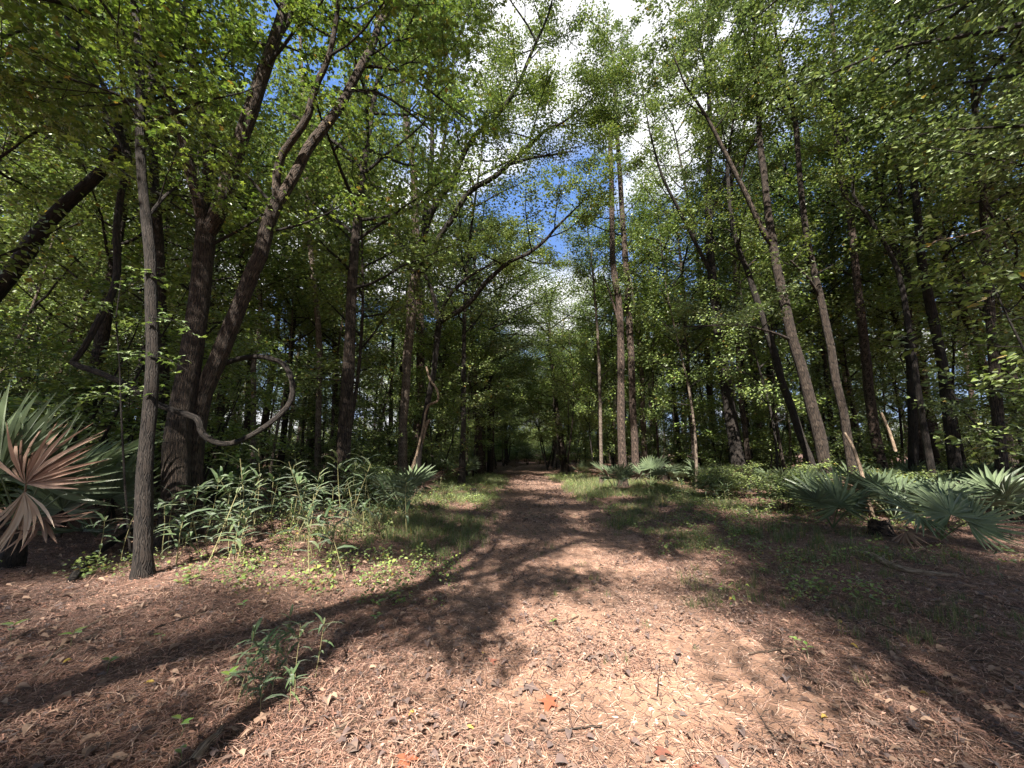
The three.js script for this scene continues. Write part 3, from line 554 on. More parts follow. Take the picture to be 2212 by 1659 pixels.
// the closed wood beyond, read as one mass
{
  seed(77);
  const far = [];
  for (let k = 0; k < 210; k++) { const d = rr(54, 100), an = k % 2 ? rr(-0.3, 0.3) : rr(-1.05, 1.05), x = Math.sin(an) * d * 1.1, z = -Math.cos(an) * d; if (Math.abs(x - pathX(z)) < 3.6 && d < 60) continue; far.push([x, z]); }
  const src = protos.tall[1], put = (name, child) => {
    const im = new THREE.InstancedMesh(child.geometry, child.material, far.length); im.name = name; seed(78);
    far.forEach(([x, z], i) => { const s = rr(0.8, 1.15), q = new THREE.Quaternion().setFromEuler(new THREE.Euler(0, rnd() * 6.28, 0)); im.setMatrixAt(i, new THREE.Matrix4().compose(V(x, groundY(x, z), z), q, V(s, s, s))); });
    return im;
  };
  const g = new THREE.Group(); g.name = 'far_woods'; g.userData = { kind: 'stuff', label: 'distant closed woodland that reads as one green mass', category: 'woodland' };
  g.add(put('trunks', src.children[0]), put('foliage', src.children[2])); scene.add(g);
  const fs2 = saplings[2], und = new THREE.InstancedMesh(fs2.children[2].geometry, M.leaf, 620); und.name = 'undergrowth'; seed(79);
  for (let i = 0; i < 620; i++) { const d = rr(50, 92), an = i % 3 ? rr(-1.02, 1.02) : rr(-0.25, 0.25), z = -Math.cos(an) * d; let x = Math.sin(an) * d * 1.1; if (Math.abs(x - pathX(z)) < 2.6 && d < 60) x += 6; und.setMatrixAt(i, new THREE.Matrix4().compose(V(x, groundY(x, z), z), new THREE.Quaternion().setFromEuler(new THREE.Euler(0, rnd() * 6.28, 0)), V(1.5, rr(0.8, 1.5), 1.5))); }
  g.add(und);
}


// trees behind the photographer: the forked one throws the long shadow across the lower left, the others the dapple
heroTree({ world: 1, name: 'forked_tree', label: 'leaning forked tree behind the viewpoint that throws the long trail shadow', seed: 61, d: 1, mat: M.bark, set: GREEN.mid, size: 0.12, leaves: 260, perMetre: 2.2, reach: 1.3, stems: [
  { base: 1, from: 0.9, nb: 1, pts: [[-5.0, 0, 1.0, 0.2], [-4.5, 2, 1.0, 0.17], [-3.44, 4, 1.0, 0.15], [-2.3, 6.1, 1.0, 0.13]] },
  { from: 0.3, ext: 4, pts: [[-2.3, 6.1, 1.0, 0.11], [-1.9, 7.2, 1.2, 0.1], [-1.8, 8.4, 1.3, 0.08], [-1.9, 9.6, 1.2, 0.06]] },
  { from: 0.3, ext: 3, pts: [[-2.35, 6.0, 1.0, 0.1], [-1.4, 7.0, 0.9, 0.085], [-0.6, 8.2, 0.8, 0.07], [0.1, 9.4, 0.9, 0.05]] },
] });
seed(960);
[[2.4, -0.5], [2.9, 6.2], [2.0, 8.8], [-2.0, 0.2], [-10, 6.5], [3.9, 3.6], [8.8, 8], [2.9, 10.5], [-9.5, 1.5], [11, 4], [-6.2, 11], [6.5, 12.5], [-9.5, 6.5], [9.8, 7.5], [-2.8, 15], [4.2, 16.5], [-7.8, -3.8], [-10.5, -1.5], [10.6, -2]].forEach(([x, z], k) => {
  const proto = protos.dense[k % 3]; proto.userData.base = 'woodland_tree';
  dup(proto, [x, groundY(x, z) - 0.03, z], k * 1.7, rr(0.8, 1.0), 'tall leafy tree beside or behind the viewpoint shading the trail', 'trees behind the viewpoint', 'tree');
});

// ---------------------------------------------------------------- the big hanging vine
{
  seed(123);
  const root = thing('hanging_vine', 'thick dark vine dropping from the canopy and looping round the two-stemmed tree', 'vine', [0, 0, 0]);
  const b = atDepth(157, 783, 5.6); root.position.set(b.x, 0, b.z);
  const run = (name, list) => {
    const raw = list.map(([x, y, w, d]) => [atDepth(x, y, d).sub(root.position), w / 2 * metresPer(d)]), c = new THREE.CatmullRomCurve3(raw.map((q) => q[0]), false, 'centripetal'), n = 60, pts = [], rad = [];
    for (let k = 0; k <= n; k++) { const t = k / n, f = t * (raw.length - 1), i = Math.min(raw.length - 2, Math.floor(f)); pts.push(c.getPoint(t)); rad.push(mix(raw[i][1], raw[i + 1][1], f - i)); }
    const mb = new MB(); mb.tube(pts, rad, 8, 0.12, null, 0.5, 4); mb.build(name, M.barkDark, root);
  };
  run('upper_stem', [[152, -20, 13, 6.2], [147, 50, 14, 6.2], [160, 100, 15, 6.1], [197, 187, 16, 6.0], [230, 253, 18, 6.0], [260, 293, 20, 6.0], [275, 350, 16, 5.9], [262, 417, 15, 5.9], [251, 500, 14, 5.8], [253, 553, 14, 5.8], [247, 620, 14, 5.7], [213, 693, 13, 5.6], [180, 753, 13, 5.6], [157, 783, 13, 5.6]]);
  run('side_stem', [[262, 290, 13, 6.0], [256, 250, 12, 6.0], [207, 157, 12, 6.1], [167, 93, 11, 6.2], [133, 55, 10, 6.3], [103, -10, 9, 6.4]]);
  run('loop', [[157, 783, 13, 5.6], [170, 790, 13, 5.6], [200, 800, 13, 5.6], [240, 816, 13, 5.6], [300, 846, 13, 5.65], [333, 870, 13, 5.75], [383, 890, 13, 5.8], [427, 906, 13, 5.85], [437, 936, 13, 5.9], [467, 956, 13, 6.0], [500, 958, 13, 6.1], [550, 936, 12, 6.3], [600, 900, 12, 6.5], [628, 865, 11, 6.6], [630, 820, 11, 6.6], [612, 786, 11, 6.6], [580, 773, 11, 6.6], [547, 770, 11, 6.7], [500, 780, 11, 6.8], [455, 802, 10, 6.9], [420, 830, 9, 6.9], [390, 900, 9, 6.9], [380, 1010, 9, 7.0], [376, 1120, 10, 7.0]]);
}

{
  seed(1150);   // leafy young maple in front of the trunks, every leaf its own
  const b = atDepth(285, 1235, 5.0); b.y = groundY(b.x, b.z);
  const root = thing('maple_sapling', 'young maple with broad pale-lit leaves in front of the left-hand trunks', 'sapling', b.toArray());
  const L = (x, y, d) => atDepth(x, y, d).sub(b), geos = [0, 1, 2, 3].map((k) => { const m = new MB(); m.leaf(V(0, 0, 0), V(1, 0, 0), V(0, 1, 0), 1, 0.95, [1, 1, 1], 2, 0.05 + 0.07 * k); return m.geo(); });
  const mats = [[0.16, 0.25, 0.05], [0.12, 0.2, 0.045], [0.2, 0.28, 0.05]].map((c, k) => { const m = leafMat('maple_leaf_' + 'abc'[k], 0.42, 0.4); m.vertexColors = false; m.color.setRGB(...c); return m; });
  const mb = new MB(); const main = [[285, 1235, 5], [270, 1050, 4.95], [262, 900, 4.9], [258, 780, 4.85], [250, 690, 4.8], [262, 600, 4.8]].map((q) => L(...q)); mb.tube(main, taper(6, 0.014, 0.006), 6, 0.05, null, 0.5, 1); mb.build('stem', M.barkDark, root);
  const runs = [[[258, 790, 4.85], [300, 765, 4.7], [350, 770, 4.6], [405, 800, 4.5]], [[254, 730, 4.8], [310, 690, 4.6], [370, 690, 4.5], [425, 725, 4.4]], [[256, 700, 4.8], [220, 660, 4.7], [180, 650, 4.6]], [[262, 850, 4.9], [300, 845, 4.7], [350, 850, 4.6]], [[258, 640, 4.8], [310, 600, 4.7], [345, 590, 4.6]], [[262, 860, 4.9], [215, 850, 4.7], [170, 862, 4.6]]];
  for (const r of runs) {
    const c = new THREE.CatmullRomCurve3(r.map((q) => L(...q))), t = new MB(); t.tube(c.getPoints(8), taper(9, 0.006, 0.002), 4, 0, null, 0.5, 1); t.build('branch', M.barkDark, root);
    for (let k = 0; k < 34; k++) { const p = c.getPoint(rr(0.15, 1)).add(V(gs() * 0.1, gs() * 0.07, gs() * 0.12)), m = new THREE.Mesh(pick(geos), pick(mats)); m.name = 'leaf'; m.position.copy(p); m.rotation.set(gs() * 0.35, rnd() * 6.283, gs() * 0.3 - 0.2, 'YXZ'); m.scale.setScalar(rr(0.06, 0.105)); root.add(m); }
  }
}
// ---------------------------------------------------------------- fan palms
// one leaf segment of a fan: folded blade along +x, length 1
function segmentGeo(join, droop, width, colA) {
  const m = new MB(), st = [0.02, 0.2, 0.42, 0.62, 0.82, 1.0];
  st.forEach((t, k) => {
    const w = k === st.length - 1 ? 0.002 : t <= join ? width * t / join * 1.02 : width * (1 - Math.pow((t - join) / (1 - join), 1.6)) * 1.0, y = -droop * t * t, f = w * 0.42;
    for (const s of [-1, 0, 1]) m.v(t, y + (s ? f : 0), s * w / 2, s, t, colA);
  });
  for (let k = 0; k < st.length - 1; k++) for (let s = 0; s < 2; s++) { const a = k * 3 + s, b = a + 3; m.t(a, a + 1, b); m.t(a + 1, b + 1, b); }
  return m.geo();
}
const SEG = {
  green: [[0.10, 0.145, 0.07], [0.12, 0.17, 0.08], [0.14, 0.19, 0.09]].flatMap((c) => [0.05, 0.14, 0.26].map((dr) => segmentGeo(0.42, dr, 0.075, c))),
  dead: [[0.36, 0.22, 0.155], [0.44, 0.30, 0.225], [0.28, 0.165, 0.115]].flatMap((c) => [0.1, 0.3, 0.5].map((dr) => segmentGeo(0.42, dr, 0.07, c))),
  pale: [[0.50, 0.38, 0.28], [0.44, 0.30, 0.21], [0.56, 0.44, 0.34]].flatMap((c) => [0.05, 0.15, 0.3].map((dr) => segmentGeo(0.45, dr, 0.08, c))),
};
// a frond on a stalk that leaves the crown at azimuth az and elevation el; fan of `span` radians
function frond(root, o) {
  const { az, el, stalk, R, span, tilt, kind = 'green', n = 30, single } = o;
  const dir = V(Math.cos(az) * Math.cos(el), Math.sin(el), Math.sin(az) * Math.cos(el)), pts = [];
  for (let k = 0; k <= 6; k++) { const t = k / 6; pts.push(dir.clone().multiplyScalar(stalk * t).add(V(0, -(o.sag ?? 0.12) * stalk * t * t, 0))); }
  const base = o.from || V(0, 0.1, 0), mb = new MB();
  if (o.tip) pts.forEach((p, k) => p.copy(o.tip).sub(base).multiplyScalar(k / 6).add(V(0, 0.1 * Math.sin(k / 6 * Math.PI), 0)));
  const stalkCol = kind === 'green' ? [0.10, 0.14, 0.05] : [0.30, 0.2, 0.13];
  mb.tube(pts.map((p) => p.clone().add(base)), taper(7, 0.014, 0.007), 5, 0.03, stalkCol, 0.5, 1);
  const fr = new THREE.Mesh(mb.geo(), kind === 'green' ? M.palm : M.deadLeaf); fr.name = kind === 'green' ? 'frond' : 'dead_frond';
  const tip = pts[6].clone().add(base), fwd = o.face ? V(...o.face).normalize() : pts[6].clone().sub(pts[5]).normalize();
  fwd.y += o.face ? 0 : tilt ?? 0; fwd.normalize();
  let side = o.side ? V(...o.side) : V(-fwd.z, 0, fwd.x); if (side.lengthSq() < 0.01) side = V(1, 0, 0); side.addScaledVector(fwd, -side.dot(fwd)).normalize();
  const nor = side.clone().cross(fwd).normalize(); if (nor.y < 0 && !o.side) nor.negate(), side.negate();
  const merged = single ? new MB() : null, basis = new THREE.Matrix4().makeBasis(fwd, nor, side.clone()), set = SEG[kind];
  for (let k = 0; k < n; k++) {
    const a = (k / (n - 1) - 0.5) * span + gs() * 0.015, len = R * (0.72 + 0.28 * Math.cos(a * 0.62)) * rr(0.9, 1.05), g = pick(set);
    const m4 = new THREE.Matrix4().makeTranslation(tip.x, tip.y, tip.z).multiply(basis).multiply(new THREE.Matrix4().makeRotationY(a)).multiply(new THREE.Matrix4().makeRotationX(gs() * 0.18)).multiply(new THREE.Matrix4().makeRotationZ((o.cup ?? 0.12) * Math.abs(a) + gs() * (kind === 'green' ? 0.05 : 0.14)));
    m4.scale(V(len, len, len * 30 / n * span / 4 * 1.25));
    if (single) { const p = g.attributes.position, c = g.attributes.color, off = merged.count, q = V(); for (let i = 0; i < p.count; i++) { q.fromBufferAttribute(p, i).applyMatrix4(m4); merged.v(q.x, q.y, q.z, 0, 0, [c.getX(i), c.getY(i), c.getZ(i)]); } for (let i = 0; i < g.index.count; i++) merged.i.push(g.index.getX(i) + off); }
    else { const s = new THREE.Mesh(g, kind === 'green' ? M.palm : M.deadLeaf); s.name = 'leaf_segment'; m4.decompose(s.position, s.quaternion, s.scale); fr.add(s); }
  }
  if (single) { const s = new THREE.Mesh(merged.geo(), kind === 'green' ? M.palm : M.deadLeaf); s.name = 'blade'; fr.add(s); }
  root.add(fr); return fr;
}
const DEG = Math.PI / 180;
{
  seed(1201);   // big palm at the left edge: green fans above, brown dead fans hanging in front
  const p = atDepth(32, 1190, 4.9); p.y = groundY(p.x, p.z);
  const pl = thing('fan_palm', 'large fan palm at the left edge with brown dead fronds hanging in front', 'palm', [p.x, p.y, p.z]);
  const f = V(0, 0.46, 0);
  frond(pl, { az: 95 * DEG, el: 70 * DEG, stalk: 0.85, R: 1.15, span: 3.2, face: [-0.15, 1, 0.1], side: [1, 0, -0.2], n: 30, from: f });
  frond(pl, { az: 20 * DEG, el: 66 * DEG, stalk: 0.7, R: 1.0, span: 3.2, face: [0.4, 0.9, 0.15], side: [0.8, -0.6, -0.25], n: 28, from: f });
  frond(pl, { az: 160 * DEG, el: 62 * DEG, stalk: 0.9, R: 0.9, span: 3.4, face: [-0.5, 0.9, 0.1], side: [0.8, 0.5, -0.2], n: 28, from: f });
  frond(pl, { az: -40 * DEG, el: 55 * DEG, stalk: 1.0, R: 0.85, span: 3.4, n: 28, from: f });
  frond(pl, { az: -100 * DEG, el: 55 * DEG, stalk: 0.9, R: 0.85, span: 3.4, n: 26, from: f });
  frond(pl, { az: 62 * DEG, el: 52 * DEG, stalk: 0.62, R: 0.82, span: 2.7, kind: 'dead', face: [0.28, 0.95, 0.05], side: [1, -0.28, 0.05], n: 26, from: f, tip: atDepth(56, 1046, 4.55).sub(p) });
  frond(pl, { az: 70 * DEG, el: 40 * DEG, stalk: 0.60, R: 0.7, span: 1.5, kind: 'pale', face: [0.22, -0.95, 0.12], side: [1, 0.22, 0.05], n: 20, from: f, tip: atDepth(52, 1062, 4.5).sub(p) });
  frond(pl, { az: 20 * DEG, el: 25 * DEG, stalk: 0.6, R: 0.6, span: 1.6, kind: 'dead', face: [0.8, -0.3, 0.3], side: [0.2, 0.4, -0.9], n: 14, from: f });
  const mb = new MB(); mb.tube([V(0, -0.1, 0), V(0.01, 0.15, 0.01), V(0, 0.4, 0)], [0.13, 0.12, 0.07], 9, 0.2, null, 0.3, 3); mb.build('stump', M.barkDark, pl);
}
{
  seed(1202);
  const p = atDepth(215, 1120, 6.3); p.y = groundY(p.x, p.z);
  const pl = thing('fan_palm', 'grey-green fan palm between the left-edge palm and the two-stemmed tree', 'palm', [p.x, p.y, p.z]), f = V(0, 0.12, 0);
  frond(pl, { az: 100 * DEG, el: 50 * DEG, stalk: 0.75, R: 0.82, span: 3.9, face: [-0.05, 0.75, 0.45], side: [1, 0, 0], n: 30, from: f });
  frond(pl, { az: 30 * DEG, el: 60 * DEG, stalk: 0.85, R: 0.85, span: 3.6, face: [0.35, 0.9, 0.1], side: [0.9, -0.3, -0.3], n: 28, from: f });
  frond(pl, { az: 150 * DEG, el: 58 * DEG, stalk: 0.9, R: 0.8, span: 3.6, face: [-0.35, 0.9, 0.1], side: [0.9, 0.3, -0.3], n: 28, from: f });
  frond(pl, { az: 60 * DEG, el: 30 * DEG, stalk: 0.5, R: 0.62, span: 3.4, face: [0.1, 0.1, 0.9], side: [1, 0, 0], n: 26, from: f });
  frond(pl, { az: -20 * DEG, el: 45 * DEG, stalk: 0.9, R: 0.8, span: 3.4, n: 26, from: f });
  frond(pl, { az: 10 * DEG, el: 28 * DEG, stalk: 0.7, R: 0.65, span: 2.4, kind: 'dead', n: 18, from: f });
  frond(pl, { az: 200 * DEG, el: 45 * DEG, stalk: 0.9, R: 0.8, span: 3.4, n: 26, from: f });
}
{
  seed(1203);
  const p = atDepth(2035, 1178, 6.6); p.y = groundY(p.x, p.z);
  const pl = thing('fan_palm', 'sunlit fan palm with one bright open fan on the right', 'palm', [p.x, p.y, p.z]), f = V(0, 0.05, 0);
  frond(pl, { az: 100 * DEG, el: 62 * DEG, stalk: 0.55, R: 0.66, span: 4.3, face: [-0.02, 0.62, -0.4], side: [1, 0, 0.05], n: 32, from: f, cup: 0.05 });
  frond(pl, { az: 60 * DEG, el: 50 * DEG, stalk: 0.5, R: 0.6, span: 3.4, face: [0.8, 0.15, 0.35], side: [0.1, 0.6, -0.7], n: 28, from: f });
  frond(pl, { az: 165 * DEG, el: 48 * DEG, stalk: 0.65, R: 0.62, span: 3.4, face: [-0.9, 0.25, 0.2], side: [0.2, 0.5, -0.8], n: 28, from: f });
  frond(pl, { az: -30 * DEG, el: 55 * DEG, stalk: 0.8, R: 0.65, span: 3.6, n: 28, from: f });
  frond(pl, { az: 230 * DEG, el: 55 * DEG, stalk: 0.8, R: 0.65, span: 3.6, n: 28, from: f });
  frond(pl, { az: 185 * DEG, el: 20 * DEG, stalk: 0.5, R: 0.5, span: 1.8, kind: 'dead', face: [-0.6, -0.6, 0.3], side: [0.4, 0.1, -0.8], n: 16, from: f });
}
{
  seed(1204);
  const p = atDepth(1800, 1145, 7.6); p.y = groundY(p.x, p.z);
  const pl = thing('fan_palm', 'dark green fan palm in shade at the foot of the slender right-hand trunks', 'palm', [p.x, p.y, p.z]), f = V(0, 0.05, 0);
  frond(pl, { az: 95 * DEG, el: 65 * DEG, stalk: 0.55, R: 0.7, span: 4.4, face: [-0.05, 0.75, -0.15], side: [1, 0, 0.05], n: 34, from: f, cup: 0.04 });
  frond(pl, { az: 20 * DEG, el: 55 * DEG, stalk: 0.65, R: 0.6, span: 3.4, n: 26, from: f });
  frond(pl, { az: 160 * DEG, el: 55 * DEG, stalk: 0.65, R: 0.6, span: 3.4, n: 26, from: f });
  frond(pl, { az: -90 * DEG, el: 60 * DEG, stalk: 0.7, R: 0.6, span: 3.4, n: 26, from: f });
}
// smaller palms further off: one blade per frond
function smallPalm(sd) {
  seed(sd); const g = new THREE.Group(), n = 6 + Math.floor(rnd() * 3);
  for (let k = 0; k < n; k++) frond(g, { az: k * 2.4 + rnd() * 0.5, el: rr(35, 72) * DEG, stalk: rr(0.45, 0.85), R: rr(0.5, 0.7), span: rr(3.2, 4.2), n: 22, single: true, tilt: rr(-0.1, 0.3), kind: rnd() < 0.1 ? 'dead' : 'green' });
  g.userData.base = 'fan_palm'; return g;
}
const smallPalms = [smallPalm(1301), smallPalm(1302), smallPalm(1303)];
seed(1310);
[[2140, 1130, 7.4, 'at the right edge beyond the sunlit one'], [2190, 1105, 8.6, 'half out of frame at the right edge'], [1930, 1120, 8.4, 'between the sunlit palm and the dark one'], [1690, 1075, 12.5, 'right of the thickest right-hand trunk'], [1405, 1052, 15.2, 'at the foot of the pair of pines'], [1330, 1060, 14.6, 'in front of the left pine of the pair'], [1470, 1048, 17, 'right of the pair of pines'], [1265, 1022, 21, 'left of the very thin pale stem'],
  [870, 1098, 9.3, 'low in the grass left of the trail'], [790, 1040, 15, 'left of the limbed tree'], [960, 1036, 17.5, 'right of the limbed tree at the trail edge'], [700, 1052, 13, 'behind the cane left of the trail'], [480, 1060, 11.5, 'behind the two-stemmed tree'], [600, 1048, 14, 'behind the crooked pale stem'], [300, 1075, 9.5, 'behind the thin dark trunk'], [110, 1095, 8.2, 'behind the big left-edge palm'], [1010, 1025, 21, 'in the shade of the far left trunks'], [1560, 1060, 14.8, 'left of the thickest right-hand trunk'], [1860, 1090, 10, 'among the right-hand trunks'], [1730, 1090, 10.4, 'left of the stout forked trunk'], [2010, 1090, 10, 'behind the sunlit palm'], [1960, 1075, 12, 'deeper among the right-hand trunks'], [1520, 1055, 16, 'in the grass edge before the right wood'], [2110, 1085, 10.5, 'beyond the right-edge palms']].forEach(([x, y, d, where], k) => {
  const p = atDepth(x, y, d), o = dup(smallPalms[k % 3], [p.x, groundY(p.x, p.z), p.z], rnd() * 6.28, rr(0.85, 1.15), `fan palm ${where}`, 'fan palms under the trees', 'palm'); o.userData.label = `small fan palm ${where}`;
});

// ---------------------------------------------------------------- river cane
const caneLeaf = (() => { const m = new MB(), st = [[0, 0.1, 0], [0.12, 0.75, 0.02], [0.4, 1, 0.05], [0.75, 0.62, -0.02], [1, 0.03, -0.2]]; st.forEach(([t, w, y]) => { for (const s of [-1, 0, 1]) m.v(t, y + (s ? 0.012 * w : 0), s * w * 0.058, 0, 0, [1, 1, 1]); }); for (let k = 0; k < 4; k++) for (let s = 0; s < 2; s++) { const a = k * 3 + s, b = a + 3; m.t(a, a + 1, b); m.t(a + 1, b + 1, b); } return m.geo(); })();
const caneMats = [[0.07, 0.125, 0.04], [0.09, 0.15, 0.05], [0.055, 0.10, 0.035], [0.13, 0.17, 0.06], [0.30, 0.24, 0.12]].map((c, k) => { const m = leafMat('cane_leaf_' + 'abcde'[k], 0.35, 0.25); m.vertexColors = false; m.color.setRGB(...c); return m; });
M.caneStalk = new THREE.MeshStandardMaterial({ color: new THREE.Color().setRGB(0.26, 0.24, 0.11), roughness: 0.7 }); M.caneStalk.name = 'cane_stalk';
function canePlant(sd, H) {
  seed(sd); const g = new THREE.Group(), pts = wander(V(0, -0.04, 0), V(gs() * 0.15, 1, gs() * 0.15), H, 6, 0.05, 0), mb = new MB(), c = new THREE.CatmullRomCurve3(pts);
  mb.tube(pts, taper(7, 0.005, 0.0025), 5, 0, null, 0.5, 1); const st = mb.build('stalk', M.caneStalk, g);
  const n = 8 + Math.floor(rnd() * 5);
  for (let k = 0; k < n; k++) {
    const t = k < n * 0.5 ? rr(0.8, 1) : rr(0.25, 0.85), p = c.getPoint(t), az = k * 2.4 + rnd(), el = rr(-0.1, 0.75) - (1 - t) * 0.4;
    const l = new THREE.Mesh(caneLeaf, rnd() < 0.08 ? caneMats[4] : pick(caneMats.slice(0, 4))); l.name = 'leaf'; l.position.copy(p); l.rotation.set(gs() * 0.3, az, el, 'YZX'); const L = rr(0.18, 0.29); l.scale.set(L, L, L * rr(1.0, 1.4)); g.add(l);
  }
  g.userData.base = 'river_cane'; return g;
}
const canes = [0.5, 0.7, 0.9, 1.05, 0.62, 0.8].map((h, k) => canePlant(1400 + k, h));
{
  seed(1450);
  const put = (x, z, s, where) => { const p = pick(canes); const o = dup(p, [x, groundY(x, z), z], rnd() * 6.28, s, `leafy cane stalk ${where}`, `cane stalks ${where}`, 'cane'); o.rotation.x = gs() * 0.09; o.rotation.z = gs() * 0.09; auto(o, where.includes('clump') ? 'short clump cane stalk' : where.includes('tuft') ? 'edge tuft cane stalk' : where.includes('right') ? 'verge cane stalk' : 'leafy cane stalk'); };
  for (let k = 0; k < 90; k++) { const d = rr(4.2, 8.5), x = -mix(1.7, 5.2, Math.pow(rnd(), 0.8)) - (d - 4.2) * 0.12; if (fbm(x * 0.9 + 5, d * 0.9, 88, 2) < 0.36) continue; put(x, -d, rr(0.9, 1.6), 'in the thicket left of the trail'); }
  for (let k = 0; k < 14; k++) put(rr(-1.85, -1.4), -rr(2.55, 2.95), rr(0.4, 0.6), 'in the small clump at the near left of the trail');
  for (let k = 0; k < 26; k++) { const d = rr(8, 14); put(-rr(2.4, 6.5), -d, rr(0.8, 1.2), 'under the trees left of the trail'); }
  for (let k = 0; k < 6; k++) put(rr(5.0, 5.8), -rr(4.3, 4.9), rr(0.5, 0.7), 'in the tuft at the right edge');
  for (let k = 0; k < 16; k++) { const d = rr(7.5, 12); put(rr(4.3, 6.5), -d, rr(0.6, 0.9), 'at the wood edge right of the trail'); }
}

// ---------------------------------------------------------------- grass, ground cover, litter
function tuft(sd, n, H, set, wide) {
  seed(sd); const m = new MB();
  for (let k = 0; k < n; k++) {
    const az = rnd() * 6.283, x = gs() * wide, z = gs() * wide, h = H * rr(0.5, 1.2), lean = rr(0.15, 0.9), w = rr(0.0025, 0.0055), c = tint(set), pc = Math.cos(az), ps = Math.sin(az);
    const st = [[0, 0], [0.55, 0.3], [1, 1]], ids = [];
    for (const [t, l] of st) { const px = x + pc * lean * h * l * 0.8, pz = z + ps * lean * h * l * 0.8, py = h * t * (1 - 0.25 * lean * l) - 0.01, ww = w * (1 - t * 0.85); ids.push(m.v(px - ps * ww, py, pz + pc * ww, 0, 0, c), m.v(px + ps * ww, py, pz - pc * ww, 0, 0, c)); }
    for (let q = 0; q < 2; q++) { const a = ids[q * 2], b = ids[q * 2 + 1], c2 = ids[q * 2 + 2], d = ids[q * 2 + 3]; m.t(a, b, c2); m.t(b, d, c2); }
  }
  return m.geo();
}
const GRASS = [[0.10, 0.16, 0.035], [0.13, 0.19, 0.045], [0.075, 0.125, 0.03], [0.15, 0.2, 0.05], [0.09, 0.15, 0.035], [0.24, 0.21, 0.10]];
function scatter(name, label, category, geos, mat, spots) {
  const g = new THREE.Group(); g.name = name; g.userData = { kind: 'stuff', label, category }; scene.add(g);
  geos.forEach((geo, gi) => {
    const mine = spots.filter((_, i) => i % geos.length === gi), im = new THREE.InstancedMesh(geo, mat, mine.length); im.name = name + '_clumps';
    mine.forEach(([x, z, s, yy], i) => { const q = new THREE.Quaternion().setFromEuler(new THREE.Euler(gs() * 0.06, rnd() * 6.283, gs() * 0.06)); im.setMatrixAt(i, new THREE.Matrix4().compose(V(x, groundY(x, z) + (yy || 0), z), q, V(s, s * rr(0.8, 1.2), s))); });
    g.add(im);
  });
  return g;
}
